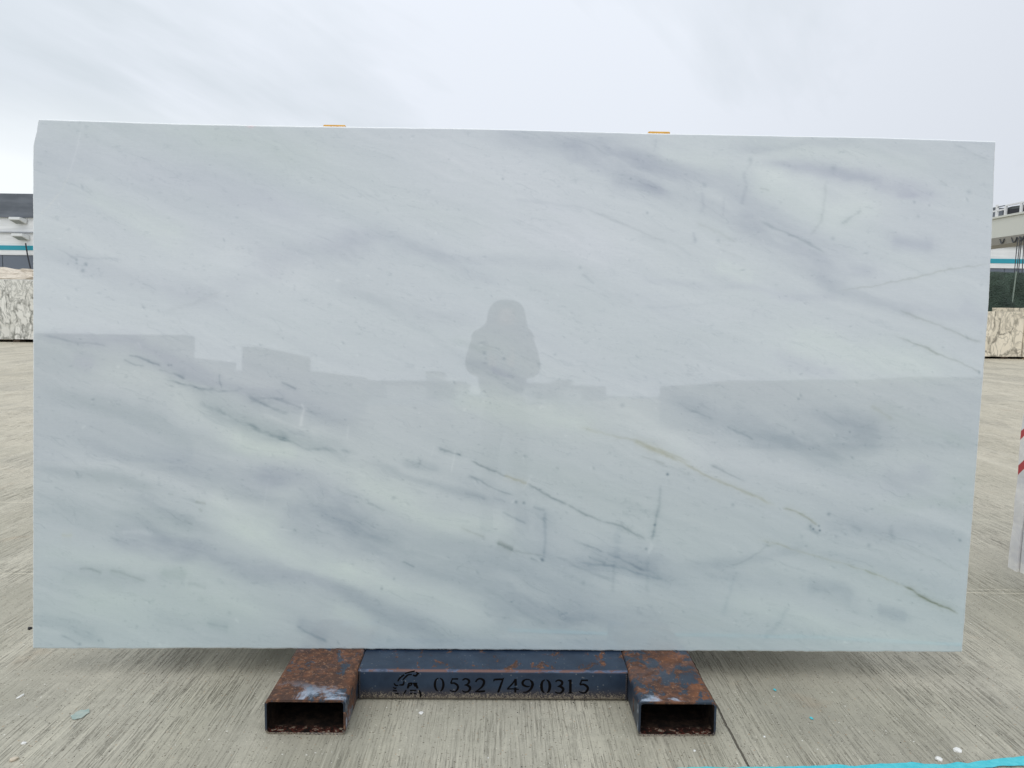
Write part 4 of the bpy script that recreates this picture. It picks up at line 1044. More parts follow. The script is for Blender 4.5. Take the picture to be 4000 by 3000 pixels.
# loose grit: nobody could count it
def grit(name, n, mats, smin, smax, seed, spread):
    rd = random.Random(seed); bm = bmesh.new()
    for k in range(n):
        px, py = spread(rd); c = at_z(px, py, 0)
        s = rd.uniform(smin, smax)*(1 if rd.random() < .9 else 1.8); a = rd.uniform(0, 6.28)
        vs_ = [bm.verts.new((c.x+s*math.cos(a+i*2.09)*rd.uniform(.6, 1.2), c.y+s*math.sin(a+i*2.09)*rd.uniform(.6, 1.2), 0.0005)) for i in range(3)]
        t_ = bm.verts.new((c.x, c.y, s*rd.uniform(.5, .9)))
        for i in range(3): bm.faces.new((vs_[i], vs_[(i+1) % 3], t_))
    o = link_mesh(name, bm, mats); tag(o, kind='stuff'); return o
tag(grit('white_grit', 260, m_chip, 0.0008, 0.0022, 1, lambda r: (r.uniform(-300, 4300), 2450+560*r.random())), 'scattered white marble crumbs on the concrete')
tag(grit('dark_grit', 320, m_blk, 0.0008, 0.0022, 2, lambda r: (r.uniform(-300, 4300), 2150+860*r.random())), 'scattered dark grit on the concrete')
tag(grit('dark_grit', 150, m_blk, 0.0008, 0.0020, 3, lambda r: (r.uniform(1350, 2500), 2735+60*r.random()**2)), 'dark grit gathered along the crossbar foot')

# ------------------------------------------------------------------ far yard: blocks, tarpaulin, crane, factory
def breccia(name, cell, light, light2, dark, seed, scale=(1, 1, 1)):
    M = Mat(name, rough=0.75)
    s = seed*5.1
    v0 = M.co(scale, loc=(s, s, s), rot=(R(10), R(25), R(5)))
    nz = M.N.new('ShaderNodeTexNoise'); nz.inputs['Scale'].default_value = 2.2; nz.inputs['Detail'].default_value = 5; M.L.new(v0, nz.inputs['Vector'])
    sc_ = M.N.new('ShaderNodeVectorMath'); sc_.operation = 'SCALE'; M.L.new(nz.outputs['Color'], sc_.inputs[0]); sc_.inputs[3].default_value = 0.8
    v = M.addv(v0, sc_.outputs[0])
    nf = M.noise(v0, 7, 4, 0.65)
    e = M.math('ADD', M.voro(v, cell, 'DISTANCE_TO_EDGE'), M.math('MULTIPLY', M.math('SUBTRACT', nf, 0.5), 0.35))
    e2 = M.voro(v, cell*2.3, 'DISTANCE_TO_EDGE')
    patch = M.noise(v0, 1.1, 3, 0.5)
    cc = M.N.new('ShaderNodeTexVoronoi'); cc.inputs['Scale'].default_value = cell; M.L.new(v, cc.inputs['Vector'])
    x, y, z = M.sep(cc.outputs['Color'])
    c = M.mix(x, lin(light), lin(light2))
    soft = M.noise(v0, 2.0, 5, 0.6, 1.2)
    c = M.mix(M.rng(M.math('ABSOLUTE', M.math('SUBTRACT', soft, 0.5)), 0.0, 0.05, 0.55, 0.0), c, lin(dark))
    k1 = M.rng(e, -0.02, 0.10, 1.0, 0.0); k2 = M.math('MULTIPLY', M.rng(e2, 0.0, 0.12, 0.45, 0.0), M.rng(patch, 0.48, 0.56))
    n = M.noise(v0, 3, 3, 0.6)
    k = M.math('MULTIPLY', M.math('MAXIMUM', k1, k2), M.rng(n, 0.35, 0.55, 0.2, 1.0))
    c = M.mix(k, c, lin(dark)); M.col(c)
    M.bump(M.noise(v0, 14, 4, 0.6), 0.3, 0.02)
    return M.m
def rough_block(x0, x1, y0, y1, z0, z1, mat, label, seed, amp=0.02, top=0.0, group='marble blocks in the yard', name='marble_block', nx=14, nz=8, step=None):
    rd = random.Random(seed); bm = bmesh.new(); box(bm, x0, x1, y0, y1, z0, z1)
    bmesh.ops.subdivide_edges(bm, edges=list(bm.edges), cuts=9, use_grid_fill=True)
    from mathutils import noise as mn
    for v in bm.verts:
        p = v.co.copy(); q = p*1.3+Vector((seed*3.1, 0, 0))
        d = mn.noise_vector(q)*amp + mn.noise_vector(q*4)*amp*0.35
        if top and p.z > z1-0.01: d.z += top*mn.noise(Vector((p.x*0.55+seed, p.y*.5, seed)))
        if p.z < z0+0.01: d.z = 0
        v.co = p+d
    o = link_mesh(name, bm, mat); tag(o, label, 'marble block', group); return o
m_br1 = breccia('white_breccia_marble', 1.5, (232, 230, 222), (216, 214, 205), (130, 130, 122), 1, (1.5, 1, 0.8))
m_br2 = breccia('beige_breccia_marble', 1.7, (236, 226, 206), (220, 210, 190), (140, 134, 120), 2, (1.5, 1, 0.8))
m_rough = breccia('rough_beige_marble', 0.8, (214, 202, 184), (196, 184, 164), (160, 146, 126), 3)
m_timber = Mat('grey_timber', lin((74, 62, 50)), 0.9).m
# left block
gL = at_z(65, 1337, 0); yL = gL.y
zt_ = at_y(65, 1090, yL).z; xa = at_y(-700, 1200, yL).x; xb_ = at_y(560, 1200, yL).x
bz = at_y(65, 1325, yL).z
rough_block(xa, xb_, yL, yL+1.7, bz, zt_, m_br1, 'white breccia marble block with dark veins left of the big slab', 1, 0.03, 0.10)
rough_block(at_y(-900, 1100, yL+3).x, at_y(95, 1100, yL+3).x, yL+3, yL+4.8, 0.1, at_y(40, 1066, yL+3).z, m_rough, 'rough beige block behind the white breccia block, left one', 5, 0.12, 0.5)
rough_block(at_y(60, 1100, yL+5.5).x, at_y(700, 1100, yL+5.5).x, yL+5.5, yL+7.4, 0.1, at_y(110, 1056, yL+5.5).z, m_rough, 'pale rough block farther behind the white breccia block, right one', 6, 0.12, 0.35)
print('left block Y', yL, 'h', zt_)
# right blocks
gR = at_z(3900, 1402, 0); yR = gR.y
bzr = at_y(3900, 1393, yR).z; ztr = at_y(3900, 1217, yR).z
x1r = at_y(3962, 1300, yR).x
rough_block(at_y(3350, 1300, yR).x, x1r+0.25, yR, yR+1.6, bzr, ztr, m_br2, 'beige breccia marble block under the green tarpaulin right of the big slab', 2, 0.012, 0.0)
rough_block(x1r+0.27, x1r+3.2, yR-0.04, yR+1.5, bzr, at_y(3985, 1203, yR).z, m_br2, 'slightly taller beige breccia block cut by the right edge of the photo', 3, 0.012, 0.0)
print('right block Y', yR, 'h', ztr)
def sleeper(x, y, z, label):
    o = box_obj('timber_sleeper', m_timber, (x-0.10, x+0.10, y+0.05, y+1.5, 0.0, z-0.004), None, 0.008, 1); tag(o, label, 'timber', 'timber sleepers under the blocks')
for (x, y, z, lb) in ((at_y(60, 1330, yL).x, yL, bz, 'dark timber sleeper under the white breccia block, in view'), (xa+0.8, yL, bz, 'dark timber sleeper under the left end of the white breccia block'), (xb_-0.7, yL, bz, 'dark timber sleeper under the hidden end of the white breccia block'),
                      (at_y(3500, 1397, yR).x, yR, bzr, 'timber sleeper under the beige block beneath the tarpaulin'), (x1r-0.2, yR, bzr, 'timber sleeper under the right end of the beige block'), (x1r+2.4, yR, bzr, 'timber sleeper under the block at the right edge')):
    sleeper(x, y, z, lb)
pl = box_obj('plank', Mat('pale_plank', lin((150, 128, 100)), 0.85).m, (x1r+0.3, x1r+2.4, yR-0.12, yR+0.05, 0.0, 0.035), None, 0.004, 1); tag(pl, 'pale brown plank lying under the front of the right edge block', 'plank')

# tarpaulin-covered stack
def tarp():
    M = Mat('green_tarpaulin', rough=0.33, spec=0.6)
    n = M.noise(M.co((1, 1, 1)), 2.5, 4, 0.6); n2 = M.noise(M.co((5, 1, 5)), 4, 4, 0.6)
    M.col(M.mix(M.rng(n, 0.3, 0.7), lin((46, 64, 54)), lin((70, 90, 76)))); M.bump(n2, 1.0, 0.12)
    yT = yR+2.2
    x0 = at_y(3420, 1100, yT).x; x1 = at_y(4260, 1100, yT).x; z1 = at_y(3900, 1063, yT).z
    root = thing('covered_stack', 'stack wrapped in a creased dark green tarpaulin behind the beige blocks', 'tarpaulin')
    from mathutils import noise as mn
    bm = bmesh.new(); nx, nz_ = 150, 60
    g = []
    for j in range(nz_+1):
        row = []
        for i in range(nx+1):
            x = x0+(x1-x0)*i/nx; z = z1*j/nz_
            fold = 0.20*abs(math.sin((x*1.9+0.8*(z1-z)*math.sin(x*.7)+0.4*math.sin(x*2.3))*1.7))*(0.35+0.65*(1-z/z1))
            fold += 0.16*mn.noise(Vector((x*1.6, 0, z*1.4+x*0.8))) + 0.03*mn.noise(Vector((x*5, 2, z*4-x*2)))
            zz = z + (0.03*mn.noise(Vector((x*1.2, 4, 0))) if j == nz_ else 0)
            row.append(bm.verts.new((x, yT-fold, zz)))
        g.append(row)
    top2 = [bm.verts.new((x0+(x1-x0)*i/nx, yT+2.0, z1+0.05*mn.noise(Vector((i*.2, 1, 1))))) for i in range(nx+1)]
    bot2 = [bm.verts.new((x0+(x1-x0)*i/nx, yT+2.0, 0)) for i in range(nx+1)]
    g = g+[top2, bot2]
    for j in range(len(g)-1):
        for i in range(nx): bm.faces.new((g[j][i], g[j][i+1], g[j+1][i+1], g[j+1][i]))
    link_mesh('tarpaulin', bm, M.m, root, True)
    xr = at_y(3966, 1100, yT-0.15).x
    bm = bmesh.new(); tube(bm, [(xr-0.14*(1-z/z1), yT-0.16, z) for z in np.linspace(0, z1+0.02, 9)], 0.022, 6)
    link_mesh('rope', bm, Mat('pale_rope', lin((128, 140, 130)), 0.9).m, root)
    return yT
yT = tarp()

# factory behind everything
YF = 52.0
def zF(px, py, y=YF): return at_y(px, py, y).z
m_white = Mat('white_cladding', lin((224, 226, 226)), 0.6)
nw = m_white.noise(m_white.co((0.3, 1, 3)), 1.5, 4, 0.6); m_white.col(m_white.mix(m_white.rng(nw, 0.3, 0.7), lin((212, 214, 214)), lin((230, 232, 232)))); m_white = m_white.m
m_grey = Mat('dark_grey_cladding', rough=0.45)
ng = m_grey.noise(m_grey.co((0.4, 1, 2)), 1.2, 5, 0.6); m_grey.col(m_grey.mix(m_grey.rng(ng, 0.35, 0.7), lin((84, 90, 98)), lin((104, 110, 118)))); m_grey = m_grey.m
m_teal = Mat('teal_stripe_paint', lin((34, 146, 164)), 0.5).m
m_glass = Mat('grey_window_glass', lin((96, 104, 116)), 0.15, 0, 0.5).m
fac = thing('factory_building', 'long white factory building with teal stripe and dark grey parapet and window band', 'building')
X0, X1 = -75, 75
zs = {k: zF(60, v) for k, v in dict(ptop=757, pbot=850, gut=908, t1=959, t0=977, w1=996, w0=1054).items()}
print('factory z', zs)
box_obj('wall', m_white, (X0, X1, YF, YF+25, 0, zs['w0']), fac)
box_obj('wall', m_white, (X0+.01, X1-.01, YF+.0, YF+25, zs['w1'], zs['t0']-0.0), fac)
box_obj('wall', m_white, (X0, X1, YF+.03, YF+25, zs['t0']+0.002, zs['pbot']), fac)
box_obj('stripe', m_teal, (X0, X1, YF-.02, YF+.5, zs['t0']+.003, zs['t1']), fac)
box_obj('gutter', Mat('gutter_grey', lin((150, 154, 158)), 0.5).m, (X0, X1, YF-.10, YF+.02, zs['gut']-.03, zs['gut']+.04), fac)
# window band: panes side by side (parts sharing one mesh), parapet panels the same way
def strip(name, mat, w, y, z0, z1, d, gap, n0, n1, bev=0.0):
    bm = bmesh.new(); box(bm, gap/2, w-gap/2, 0, d, 0, z1-z0)
    first = link_mesh(name, bm, mat, fac); me = first.data
    for k in range(n0, n1):
        if k == n0: o = first
        else:
            o = bpy.data.objects.new(name, me); C.objects.link(o); o.parent = fac
        o.location = (k*w+0.35, y, z0)
strip('window_pane', m_glass, 2.4, YF+0.06, zs['w0']+.003, zs['w1']-.003, 0.1, 0.06, -17, 17)
box_obj('window_frame', m_grey, (X0, X1, YF+.10, YF+24, zs['w0']+.001, zs['w1']-.001), fac)
strip('parapet_panel', m_grey, 5.2, YF-.12, zs['pbot'], zs['ptop'], 0.2, 0.025, -12, 13)
box_obj('parapet', m_grey, (X0, X1, YF+.09, YF+.3, zs['pbot']+.01, zs['ptop']-.02), fac)
# wall lamps on the white band, left
m_lamp = Mat('lamp_housing', lin((206, 208, 206)), 0.5).m; m_lens = Mat('lamp_lens', lin((150, 152, 148)), 0.3).m
def wall_lamp(px, py, sx, lab):
    p = at_y(px, py, YF-0.35); t = thing('wall_lamp', lab, 'lamp', 'box lamps on the factory wall', (p.x, YF, p.z))
    w = 0.36*sx
    bm = bmesh.new(); hexa(bm, [(-w-.12, -.50, .02), (w-.12, -.50, .02), (w+.12, -.10, -.22), (-w+.12, -.10, -.22), (-w-.12, -.46, .20), (w-.12, -.46, .20), (w+.12, -.02, .10), (-w+.12, -.02, .10)]); bevel(bm, 0.02, 1)
    link_mesh('housing', bm, m_lamp, t)
    bm = bmesh.new(); hexa(bm, [(-w*.75-.09, -.475, -.02), (w*.75-.09, -.475, -.02), (w*.75+.09, -.15, -.215), (-w*.75+.09, -.15, -.215), (-w*.75-.09, -.44, .04), (w*.75-.09, -.44, .04), (w*.75+.09, -.12, -.15), (-w*.75+.09, -.12, -.15)])
    link_mesh('lens', bm, m_lens, t)
    bm = bmesh.new(); box(bm, .05, .16, -.10, .04, .0, .12); link_mesh('bracket', bm, m_lamp, t)
wall_lamp(66, 860, 1.0, 'upper box lamp on the white factory wall at the left edge')
wall_lamp(76, 924, 1.0, 'lower box lamp on the white factory wall at the left edge')
# thin slanting cable in front of the wall
bm = bmesh.new(); tube(bm, [at_y(100, 950, YF-.3), at_y(108, 1000, YF-.3), at_y(120, 1052, YF-.3), at_y(124, 1080, YF-.3)], 0.05, 6)
tag(link_mesh('cable', bm, Mat('black_cable', lin((44, 46, 52)), 0.6).m), 'thin dark cable hanging down the factory wall at the left edge', 'cable')

# gantry crane girder running away at the right
XC = 18.0
def yC(px, py): return at_x(px, py, XC).y
yn = at_x(4000, 835, XC); yfz = at_x(3877, 857, XC)
zct = 0.5*(yn.z+yfz.z); zcb = 0.5*(at_x(4000, 913, XC).z + at_x(3871, 934, XC).z)
print('crane', yn, yfz, zct, zcb)
cr = thing('gantry_crane', 'cream gantry crane girder with railed walkway and hanging cables at the right edge', 'crane')
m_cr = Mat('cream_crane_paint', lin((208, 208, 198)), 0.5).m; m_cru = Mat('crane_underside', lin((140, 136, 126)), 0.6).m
m_rail = Mat('white_rail_paint', lin((226, 226, 226)), 0.5).m; m_net = Mat('grey_sheet', lin((104, 110, 112)), 0.7).m; m_dk = Mat('dark_kickboard', lin((40, 42, 48)), 0.7).m
yA, yB_ = 9.0, 46.0
box_obj('girder', m_cr, (XC, XC+0.9, yA, yB_, zcb, zct), cr, 0.01, 1)
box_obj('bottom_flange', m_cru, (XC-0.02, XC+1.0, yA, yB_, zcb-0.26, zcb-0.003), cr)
box_obj('walkway', m_cr, (XC-0.06, XC+0.96, yA, yB_, zct+0.002, zct+0.07), cr)
yg = at_x(3922, 830, XC).y
yp = [yfz.y+14, yfz.y+7, at_x(3893, 846, XC).y, at_x(3928, 830, XC).y, at_x(3990, 810, XC).y, at_x(4060, 800, XC).y, at_x(4140, 780, XC).y]
ztr_ = at_x(3990, 794, XC).z
for i, y in enumerate(yp):
    h = ztr_ if i > 2 else zct+0.5
    box_obj('rail_post', m_rail, (XC-0.03, XC+0.03, y-0.05, y+0.05, zct+0.07, h), cr)
box_obj('handrail', m_rail, (XC-0.025, XC+0.025, yA, at_x(3928, 830, XC).y, ztr_, ztr_+0.05), cr)
bm = bmesh.new(); tube(bm, [(XC, yfz.y+1.5, at_x(3878, 815, XC).z), (XC, at_x(3925, 802, XC).y, at_x(3925, 803, XC).z)], 0.02, 5); link_mesh('handrail', bm, m_net, cr)
box_obj('kickboard', m_dk, (XC+0.04, XC+0.10, yA, at_x(3912, 838, XC).y, zct+0.07, zct+0.24), cr)
bm = bmesh.new()
from mathutils import noise as mn
g = []
ys_ = np.linspace(yA, at_x(3918, 830, XC).y, 60)
for j in range(9): g.append([bm.verts.new((XC+0.12+0.05*mn.noise(Vector((y*1.5, j*.5, 0))), y, zct+0.22+(ztr_-0.03-zct-0.22)*j/8 + 0.03*mn.noise(Vector((y*2, j*.2, 3))))) for y in ys_])
for j in range(8):
    for i in range(59): bm.faces.new((g[j][i], g[j][i+1], g[j+1][i+1], g[j+1][i]))
link_mesh('grey_sheeting', bm, m_net, cr, True)
box_obj('rail', m_rail, (XC-0.025, XC+0.025, at_x(3928, 830, XC).y, yfz.y+12, zct+0.26, zct+0.31), cr)
for yy in (yA+1.2, yB_-1.2):
    box_obj('leg', m_cr, (XC+0.1, XC+0.8, yy-0.3, yy+0.3, 0.3, zcb-0.262), cr, 0.02, 1)
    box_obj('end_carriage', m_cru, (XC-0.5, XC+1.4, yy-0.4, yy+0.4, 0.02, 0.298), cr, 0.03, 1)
# festoon loops and hanging cables
m_cab = Mat('grey_cable', lin((72, 74, 78)), 0.7).m
for (pa, pb, sag) in ((3912, 3929, .12), (3957, 3978, .14), (3988, 4006, .1)):
    a = at_x(pa, 925, XC); b = at_x(pb, 922, XC); z0 = zcb-0.07
    bm = bmesh.new(); tube(bm, [(XC-0.05, a.y+(b.y-a.y)*t, z0-4*sag*t*(1-t)*1.3) for t in np.linspace(0, 1, 9)], 0.022, 5); link_mesh('festoon_cable', bm, m_cab, cr)
for (pt, pb_) in ((3977, 3962), (3986, 3971), (3992, 3978), (4002, 3993)):
    a = at_x(pt, 920, XC-.05); b = at_y(pb_, 1064, a.y)
    bm = bmesh.new(); tube(bm, [(a.x, a.y, zcb-0.1), (a.x+(b.x-a.x)*.5, a.y, (zcb+b.z)/2), (b.x, a.y, b.z-0.6)], 0.016, 5); link_mesh('hanging_cable', bm, m_cab, cr)

m_dk1 = breccia('dark_grey_marble', 2.0, (138, 140, 138), (120, 122, 120), (90, 92, 90), 5)
m_dk2 = breccia('brown_grey_marble', 1.4, (140, 134, 126), (122, 118, 112), (90, 88, 84), 6)
# ------------------------------------------------------------------ behind the photographer: what the polished face mirrors
def yard_block(pxa, pxb, pya, y, depth, mat, label, seed, x_pad_l=0.0, x_pad_r=0.0, zmul=1.0):
    a = mirror_at_y(pxa, pya, y); b = mirror_at_y(pxb, pya, y)
    rough_block(a.x-x_pad_l, b.x+x_pad_r, y-depth, y, 0.1, 0.5*(a.z+b.z)*zmul, mat, label, seed, 0.004, 0.0, 'marble blocks mirrored in the slab')
yard_block(60, 728, 1305, -4.6, 0.28, m_dk1, 'big flat topped block mirrored at the left end of the slab', 21, 2.6)
yard_block(700, 742, 1395, -12, 3, m_dk1, 'low long block mirrored between the two taller left ones', 22, 2.0)
yard_block(947, 1012, 1355, -7.2, 3.4, m_dk2, 'tall narrow block mirrored second from the left', 23, 0.0)
yard_block(1120, 1236, 1450, -19, 9, m_dk1, 'distant long block mirrored left of the tower', 24, 3)
yard_block(2790, 2872, 1498, -15, 7, m_dk1, 'distant block mirrored right of the photographer', 25)
for i, (a, b, t) in enumerate(((2872, 3130, 1487), (3135, 3340, 1483), (3345, 3560, 1484), (3565, 3980, 1474), (3990, 4600, 1470))):
    yard_block(a, b, t, -10-i*0.35, 1.7, (m_dk1, m_dk1, m_dk2)[i % 3], ('first', 'second', 'third', 'fourth', 'fifth')[i]+' block of the low row mirrored in the right half of the slab', 30+i)
def far_building(a, b, t, y, depth, label, mat):
    p = mirror_at_y(a, t, y); q = mirror_at_y(b, t, y)
    r = thing('distant_building', label, 'building', 'distant buildings mirrored in the slab', (0.5*(p.x+q.x), y, 0))
    w = (q.x-p.x)/2; h = p.z
    bm = bmesh.new(); box(bm, -w, w, -depth, 0, 0, h); link_mesh('wall', bm, mat, r)
    bm = bmesh.new(); box(bm, -w-.2, w+.2, -depth-.2, .2, h+.002, h+.35); link_mesh('roof_edge', bm, m_grey, r)
    n = max(2, int(w*2/6))
    bm = bmesh.new(); box(bm, 0, 2.4, .01, .06, h*.35, h*.35+1.4); f = link_mesh('window', bm, m_glass, r); f.location.x = -w+1
    for k in range(1, n):
        if -w+1+k*6+2.4 > w: break
        o = bpy.data.objects.new('window', f.data); C.objects.link(o); o.parent = r; o.location.x = -w+1+k*6
far_building(1355, 1795, 1500, -62, 20, 'long low warehouse mirrored left of the photographer', m_white)
far_building(1667, 1719, 1458, -130, 12, 'tall narrow tower block mirrored above the warehouse roof', m_white)
far_building(2060, 2230, 1508, -80, 15, 'low building mirrored just right of the photographer', m_white)
far_building(2180, 2228, 1494, -95, 10, 'stair tower mirrored over the low building roof', m_white)
far_building(2232, 2312, 1519, -70, 12, 'small flat shed mirrored right of the photographer', m_white)
# wooded hill line very far behind
bm = bmesh.new(); xs = np.linspace(-420, 420, 90)
hl = [bm.verts.new((x, -400, -1)) for x in xs]; hm = [bm.verts.new((x, -410, 1.8+1.4*mn.noise(Vector((x*.02, 0, 0))))) for x in xs]; hk = [bm.verts.new((x, -440, -1)) for x in xs]
for i in range(89):
    bm.faces.new((hl[i], hm[i], hm[i+1], hl[i+1])); bm.faces.new((hm[i], hk[i], hk[i+1], hm[i+1]))
hmat = Mat('hazy_hill', lin((120, 130, 132)), 0.9).m
bmesh.ops.recalc_face_normals(bm, faces=list(bm.faces))
tag(link_mesh('hills', bm, hmat), kind='structure')

# ------------------------------------------------------------------ the photographer (seen mirrored in the slab)
def skin_mesh(name, joints, edges, mat, parent, sub=2, root=0):
    me = bpy.data.meshes.new(name); me.from_pydata([Vector(j[0]) for j in joints], edges, []); me.update()
    o = bpy.data.objects.new(name, me); C.objects.link(o)
    md = o.modifiers.new('skin', 'SKIN'); md.use_smooth_shade = True
    sv = me.skin_vertices[0].data if me.skin_vertices else None
    if sv is None: raise RuntimeError('skin')
    for i, j in enumerate(joints):
        r = j[1]; sv[i].radius = (r, r) if not isinstance(r, tuple) else r
        sv[i].use_root = (i == root)
    s2 = o.modifiers.new('sub', 'SUBSURF'); s2.levels = sub; s2.render_levels = sub
    dg = bpy.context.evaluated_depsgraph_get(); ev = o.evaluated_get(dg)
    nm = bpy.data.meshes.new_from_object(ev); nm.name = name
    o.modifiers.clear(); o.data = nm
    for p in nm.polygons: p.use_smooth = True
    nm.materials.clear(); nm.materials.append(mat); o.parent = parent
    return o
def photographer():
    hp = mirror_at_y(1980, 1172, -0.36); zt2 = hp.z; cx = hp.x
    eL = mirror_at_y(1806, 1462, -0.30); eR = mirror_at_y(2122, 1475, -0.30)
    sh = mirror_at_y(1980, 1305, -0.38).z
    print('person', hp, eL, eR, sh)
    P = thing('person', 'person in a dark hooded jacket holding up a phone, mirrored in the slab', 'person', None, (cx, -0.42, 0))
    dx = cx
    m_j = Mat('dark_jacket', lin((46, 48, 56)), 0.8); nj = m_j.noise(m_j.co(), 22, 4, 0.6); m_j.bump(nj, 0.5, 0.01); m_j = m_j.m
    m_t = Mat('pale_trousers', lin((186, 180, 160)), 0.85).m; m_s = Mat('skin', lin((196, 150, 126)), 0.55).m
    m_sh = Mat('brown_shoe', lin((58, 44, 36)), 0.6).m; m_h = Mat('dark_hair', lin((34, 28, 24)), 0.7).m
    def l(x, y, z): return (x-dx, y+0.42, z)
    zh = 0.90*zt2/1.68; zsx = zt2/1.68
    # jacket: pelvis - chest - shoulders - elbows - wrists
    wl = Vector((-0.060, -0.075, H-0.065)); wr = Vector((0.060, -0.075, H-0.065))
    bx = mirror_at_y(1963, 1400, -.36).x
    # sleeves and torso grown as one body, puffy and loose
    J = [(l(bx, -.42, zh+.05), (.195, .15)), (l(bx, -.42, zh+.24), (.20, .15)), (l(bx, -.41, sh-.20), (.20, .155)), (l(bx, -.40, sh-.08), (.17, .13)), (l(bx, -.395, sh+.02), .10),
         (l(bx-.165, -.40, sh-.075), .10), (l(eL.x+.085, -.34, eL.z+.045), .088), (l(wl.x-.02, wl.y-.07, wl.z-.045), .050),
         (l(bx+.165, -.40, sh-.075), .10), (l(eR.x-.085, -.34, eR.z+.045), .088), (l(wr.x+.02, wr.y-.07, wr.z-.045), .050)]
    skin_mesh('jacket', J, [(0, 1), (1, 2), (2, 3), (3, 4), (3, 5), (5, 6), (6, 7), (3, 8), (8, 9), (9, 10)], m_j, P)
    # hood: rings of cloth from the shoulders up, open round the face
    rings = [(-.275, .235, .15, bx), (-.235, .215, .15, bx), (-.205, .175, .148, (bx+cx)/2), (-.165, .152, .142, cx), (-.12, .142, .138, cx), (-.08, .134, .132, cx), (-.045, .122, .122, cx), (-.018, .095, .10, cx), (0.0, .055, .06, cx)]
    bm = bmesh.new(); n = 40; vr = []
    for (dz, hw, hd, xc) in rings:
        vr.append([bm.verts.new(l(xc+hw*math.sin(2*math.pi*k/n)*(1+.02*math.sin(5*k+dz*40)), -.39-hd*math.cos(2*math.pi*k/n), zt2+dz)) for k in range(n)])
    for a in range(len(rings)-1):
        for k in range(n):
            if 2 <= a <= 5 and abs(((k+.5)/n)-.5) < (.135 if a in (3, 4) else .11): continue
            bm.faces.new((vr[a][k], vr[a][(k+1) % n], vr[a+1][(k+1) % n], vr[a+1][k]))
    bm.faces.new(vr[-1]); bmesh.ops.recalc_face_normals(bm, faces=list(bm.faces))
    ho = link_mesh('hood', bm, m_j, P, True); q_ = ho.modifiers.new('s', 'SOLIDIFY'); q_.thickness = .014; q_.offset = -1
    T = [(l(cx, -.42, zh+.17), (.15, .11)), (l(cx, -.42, zh-.02), (.16, .125)), (l(cx-.10, -.42, zh-.12), .095), (l(cx-.12, -.39, zh*.52), .066), (l(cx-.13, -.43, .10), .05),
         (l(cx+.10, -.42, zh-.12), .095), (l(cx+.12, -.39, zh*.52), .066), (l(cx+.13, -.43, .10), .05)]
    skin_mesh('trousers', T, [(0, 1), (1, 2), (2, 3), (3, 4), (1, 5), (5, 6), (6, 7)], m_t, P, 2, 1)
    for s in (-1, 1):
        S_ = [(l(cx+s*.13, -.46, .055), .052), (l(cx+s*.135, -.38, .05), .048), (l(cx+s*.145, -.27, .036), .034), (l(cx+s*.13, -.455, .12), .048)]
        skin_mesh('shoe', S_, [(0, 1), (1, 2), (0, 3)], m_sh, P)
    # head with face
    hc = Vector(l(cx, -.375, zt2-.145))
    bm = bmesh.new(); bmesh.ops.create_uvsphere(bm, u_segments=40, v_segments=28, radius=1)
    for v in bm.verts:
        x, y, z = v.co
        w = .076*(1-.22*max(0, -z)**1.5); d = .095; hgt = .118
        X_, Y_, Z_ = x*w, y*d, z*hgt
        if y > 0:
            Y_ += .020*math.exp(-((x/.17)**2+((z+.12)/.22)**2)) if abs(x) < .6 else 0     # nose
            Y_ -= .010*(math.exp(-(((x-.36)/.17)**2+((z-.08)/.13)**2))+math.exp(-(((x+.36)/.17)**2+((z-.08)/.13)**2)))
            Y_ += .006*math.exp(-((x/.35)**2+((z+.42)/.09)**2)) - .004*math.exp(-((x/.35)**2+((z+.50)/.05)**2))
            Y_ += .010*math.exp(-((x/.3)**2+((z+.82)/.18)**2))
        v.co = (X_, Y_, Z_)
    for s in (-1, 1):
        bmesh.ops.create_uvsphere(bm, u_segments=12, v_segments=8, radius=1, matrix=Matrix.Translation((s*.078, -.005, -.004)) @ Matrix.Diagonal((.010, .018, .032, 1)))
        
    nk = len(bm.verts)
    tube(bm, [(0, -.02, -.20), (0, -.012, -.07)], [.06, .052], 16)
    for v in bm.verts: v.co += hc
    link_mesh('body', bm, m_s, P, True)
    for s in (-1, 1):
        bm = bmesh.new(); bmesh.ops.create_uvsphere(bm, u_segments=12, v_segments=8, radius=.0100, matrix=Matrix.Translation(hc+Vector((s*.027, .0795, .008))))
        bm2 = bmesh.new(); bmesh.ops.create_uvsphere(bm2, u_segments=12, v_segments=8, radius=.0055, matrix=Matrix.Translation(hc+Vector((s*.027, .0855, .008))))
        link_mesh('iris', bm2, Mat('dark_iris', (.03, .02, .015), .2).m, P, True)
        bm3 = bmesh.new(); tube(bm3, [hc+Vector((s*(.014+.026*t/4), .086-.010*t/4, .026+.004*math.sin(t*.8))) for t in range(5)], .0028, 6); link_mesh('eyebrow', bm3, m_h, P, True)
        link_mesh('eye', bm, Mat('eye_white', (.75, .75, .73), .3).m, P, True)
    bm = bmesh.new(); tube(bm, [hc+Vector((x, .0885-3*x*x*10*.35, -.052+abs(x)*.08)) for x in (-.024, -.012, 0, .012, .024)], [.002, .0045, .005, .0045, .002], 8); link_mesh('lips', bm, Mat('lips', (.42, .17, .14), .5).m, P, True)
    # hair cap and hood
    bm = bmesh.new(); bmesh.ops.create_uvsphere(bm, u_segments=32, v_segments=20, radius=1)
    bmesh.ops.delete(bm, geom=[v for v in bm.verts if v.co.y > 0.30+0.25*v.co.z and v.co.z < .62], context='VERTS')
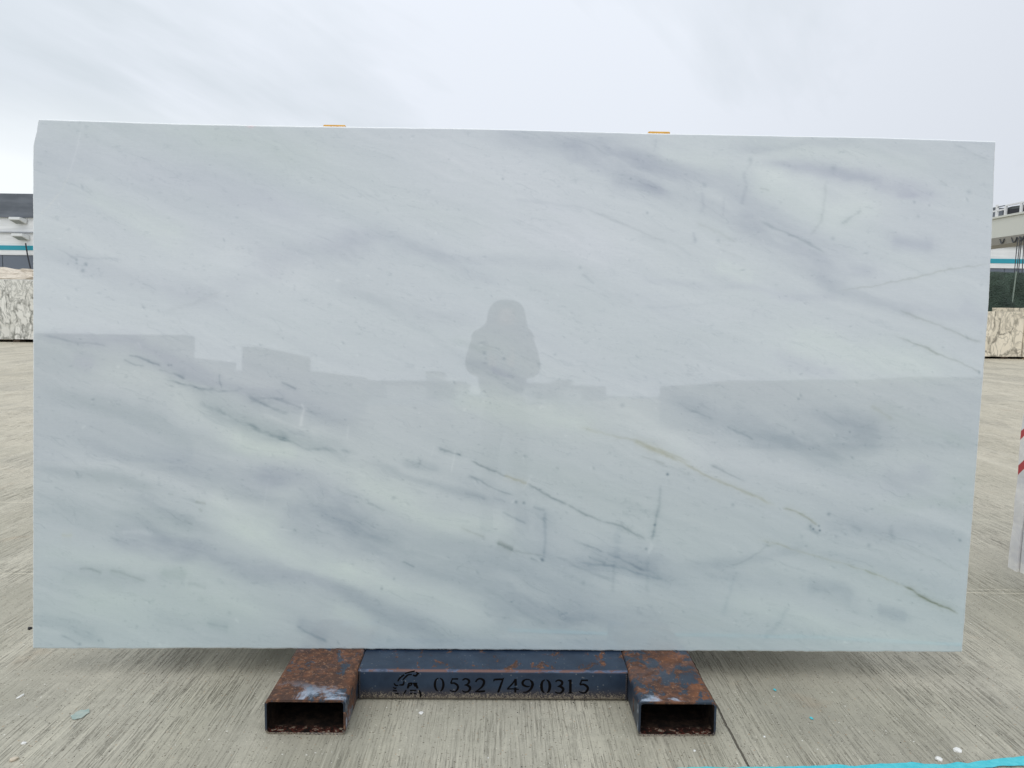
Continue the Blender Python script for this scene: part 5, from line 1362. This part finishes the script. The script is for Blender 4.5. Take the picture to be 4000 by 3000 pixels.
    bmesh.ops.delete(bm, geom=[v for v in bm.verts if v.co.z < -.65], context='VERTS')
    for v in bm.verts: v.co = Vector((v.co.x*.083, v.co.y*.103-.002, v.co.z*.125+.002)) + hc
    link_mesh('hair', bm, m_h, P, True)
    # hands: palm and five fingers each, closed round the phone
    for s in (-1, 1):
        w = wl if s < 0 else wr
        px = s*0.042
        V = [(l(w.x+s*.012, w.y-.05, w.z-.035), .026), (l(w.x, w.y-.01, w.z), (.030, .016)), (l(s*.062, -.045, H-.02), (.034, .014))]
        E = [(0, 1), (1, 2)]
        o = skin_mesh('hand', V, E, m_s, P, 2)
        for k, (ln, zz) in enumerate(((.030, .030), (.034, .010), (.032, -.010), (.025, -.028))):
            b = Vector((s*.066, -.038, H-.010+zz*0.85))
            q = [(l(*b), .0095), (l(s*.080, -.020, H-.008+zz), .0088), (l(s*.078, 0.000 if ln > .026 else -.004, H-.008+zz), .0080), (l(s*(.078-ln*.35), .0045, H-.008+zz), .0072)]
            # fingertips stop at the rim of the phone, clear of its lens
            skin_mesh('finger', q, [(0, 1), (1, 2), (2, 3)], m_s, P, 1)
        q = [(l(s*.058, -.055, H-.045), .012), (l(s*.052, -.040, H-.020), .0105), (l(s*.044, -.026, H+.004), .0090)]
        skin_mesh('thumb', q, [(0, 1), (1, 2)], m_s, P, 1)
    # the phone
    ph = thing('phone', 'black phone held up level in both hands, mirrored in front of the chest', 'phone', None, (0, -.012, H))
    bm = bmesh.new(); box(bm, -.078, .078, -.0045, .0045, -.037, .037); bevel(bm, .0035, 2); link_mesh('case', bm, Mat('black_phone', (.02, .02, .022), .3).m, ph)
    bm = bmesh.new(); box(bm, -.074, .074, -.0058, -.0048, -.034, .034); link_mesh('screen', bm, Mat('phone_screen', (.05, .06, .07), .1).m, ph)
    bm = bmesh.new(); tube(bm, [(0, .0046, 0), (0, .0064, 0)], .008, 20); link_mesh('lens', bm, Mat('phone_lens', (.01, .01, .015), .05).m, ph)
photographer()
print('objects', len(bpy.data.objects))
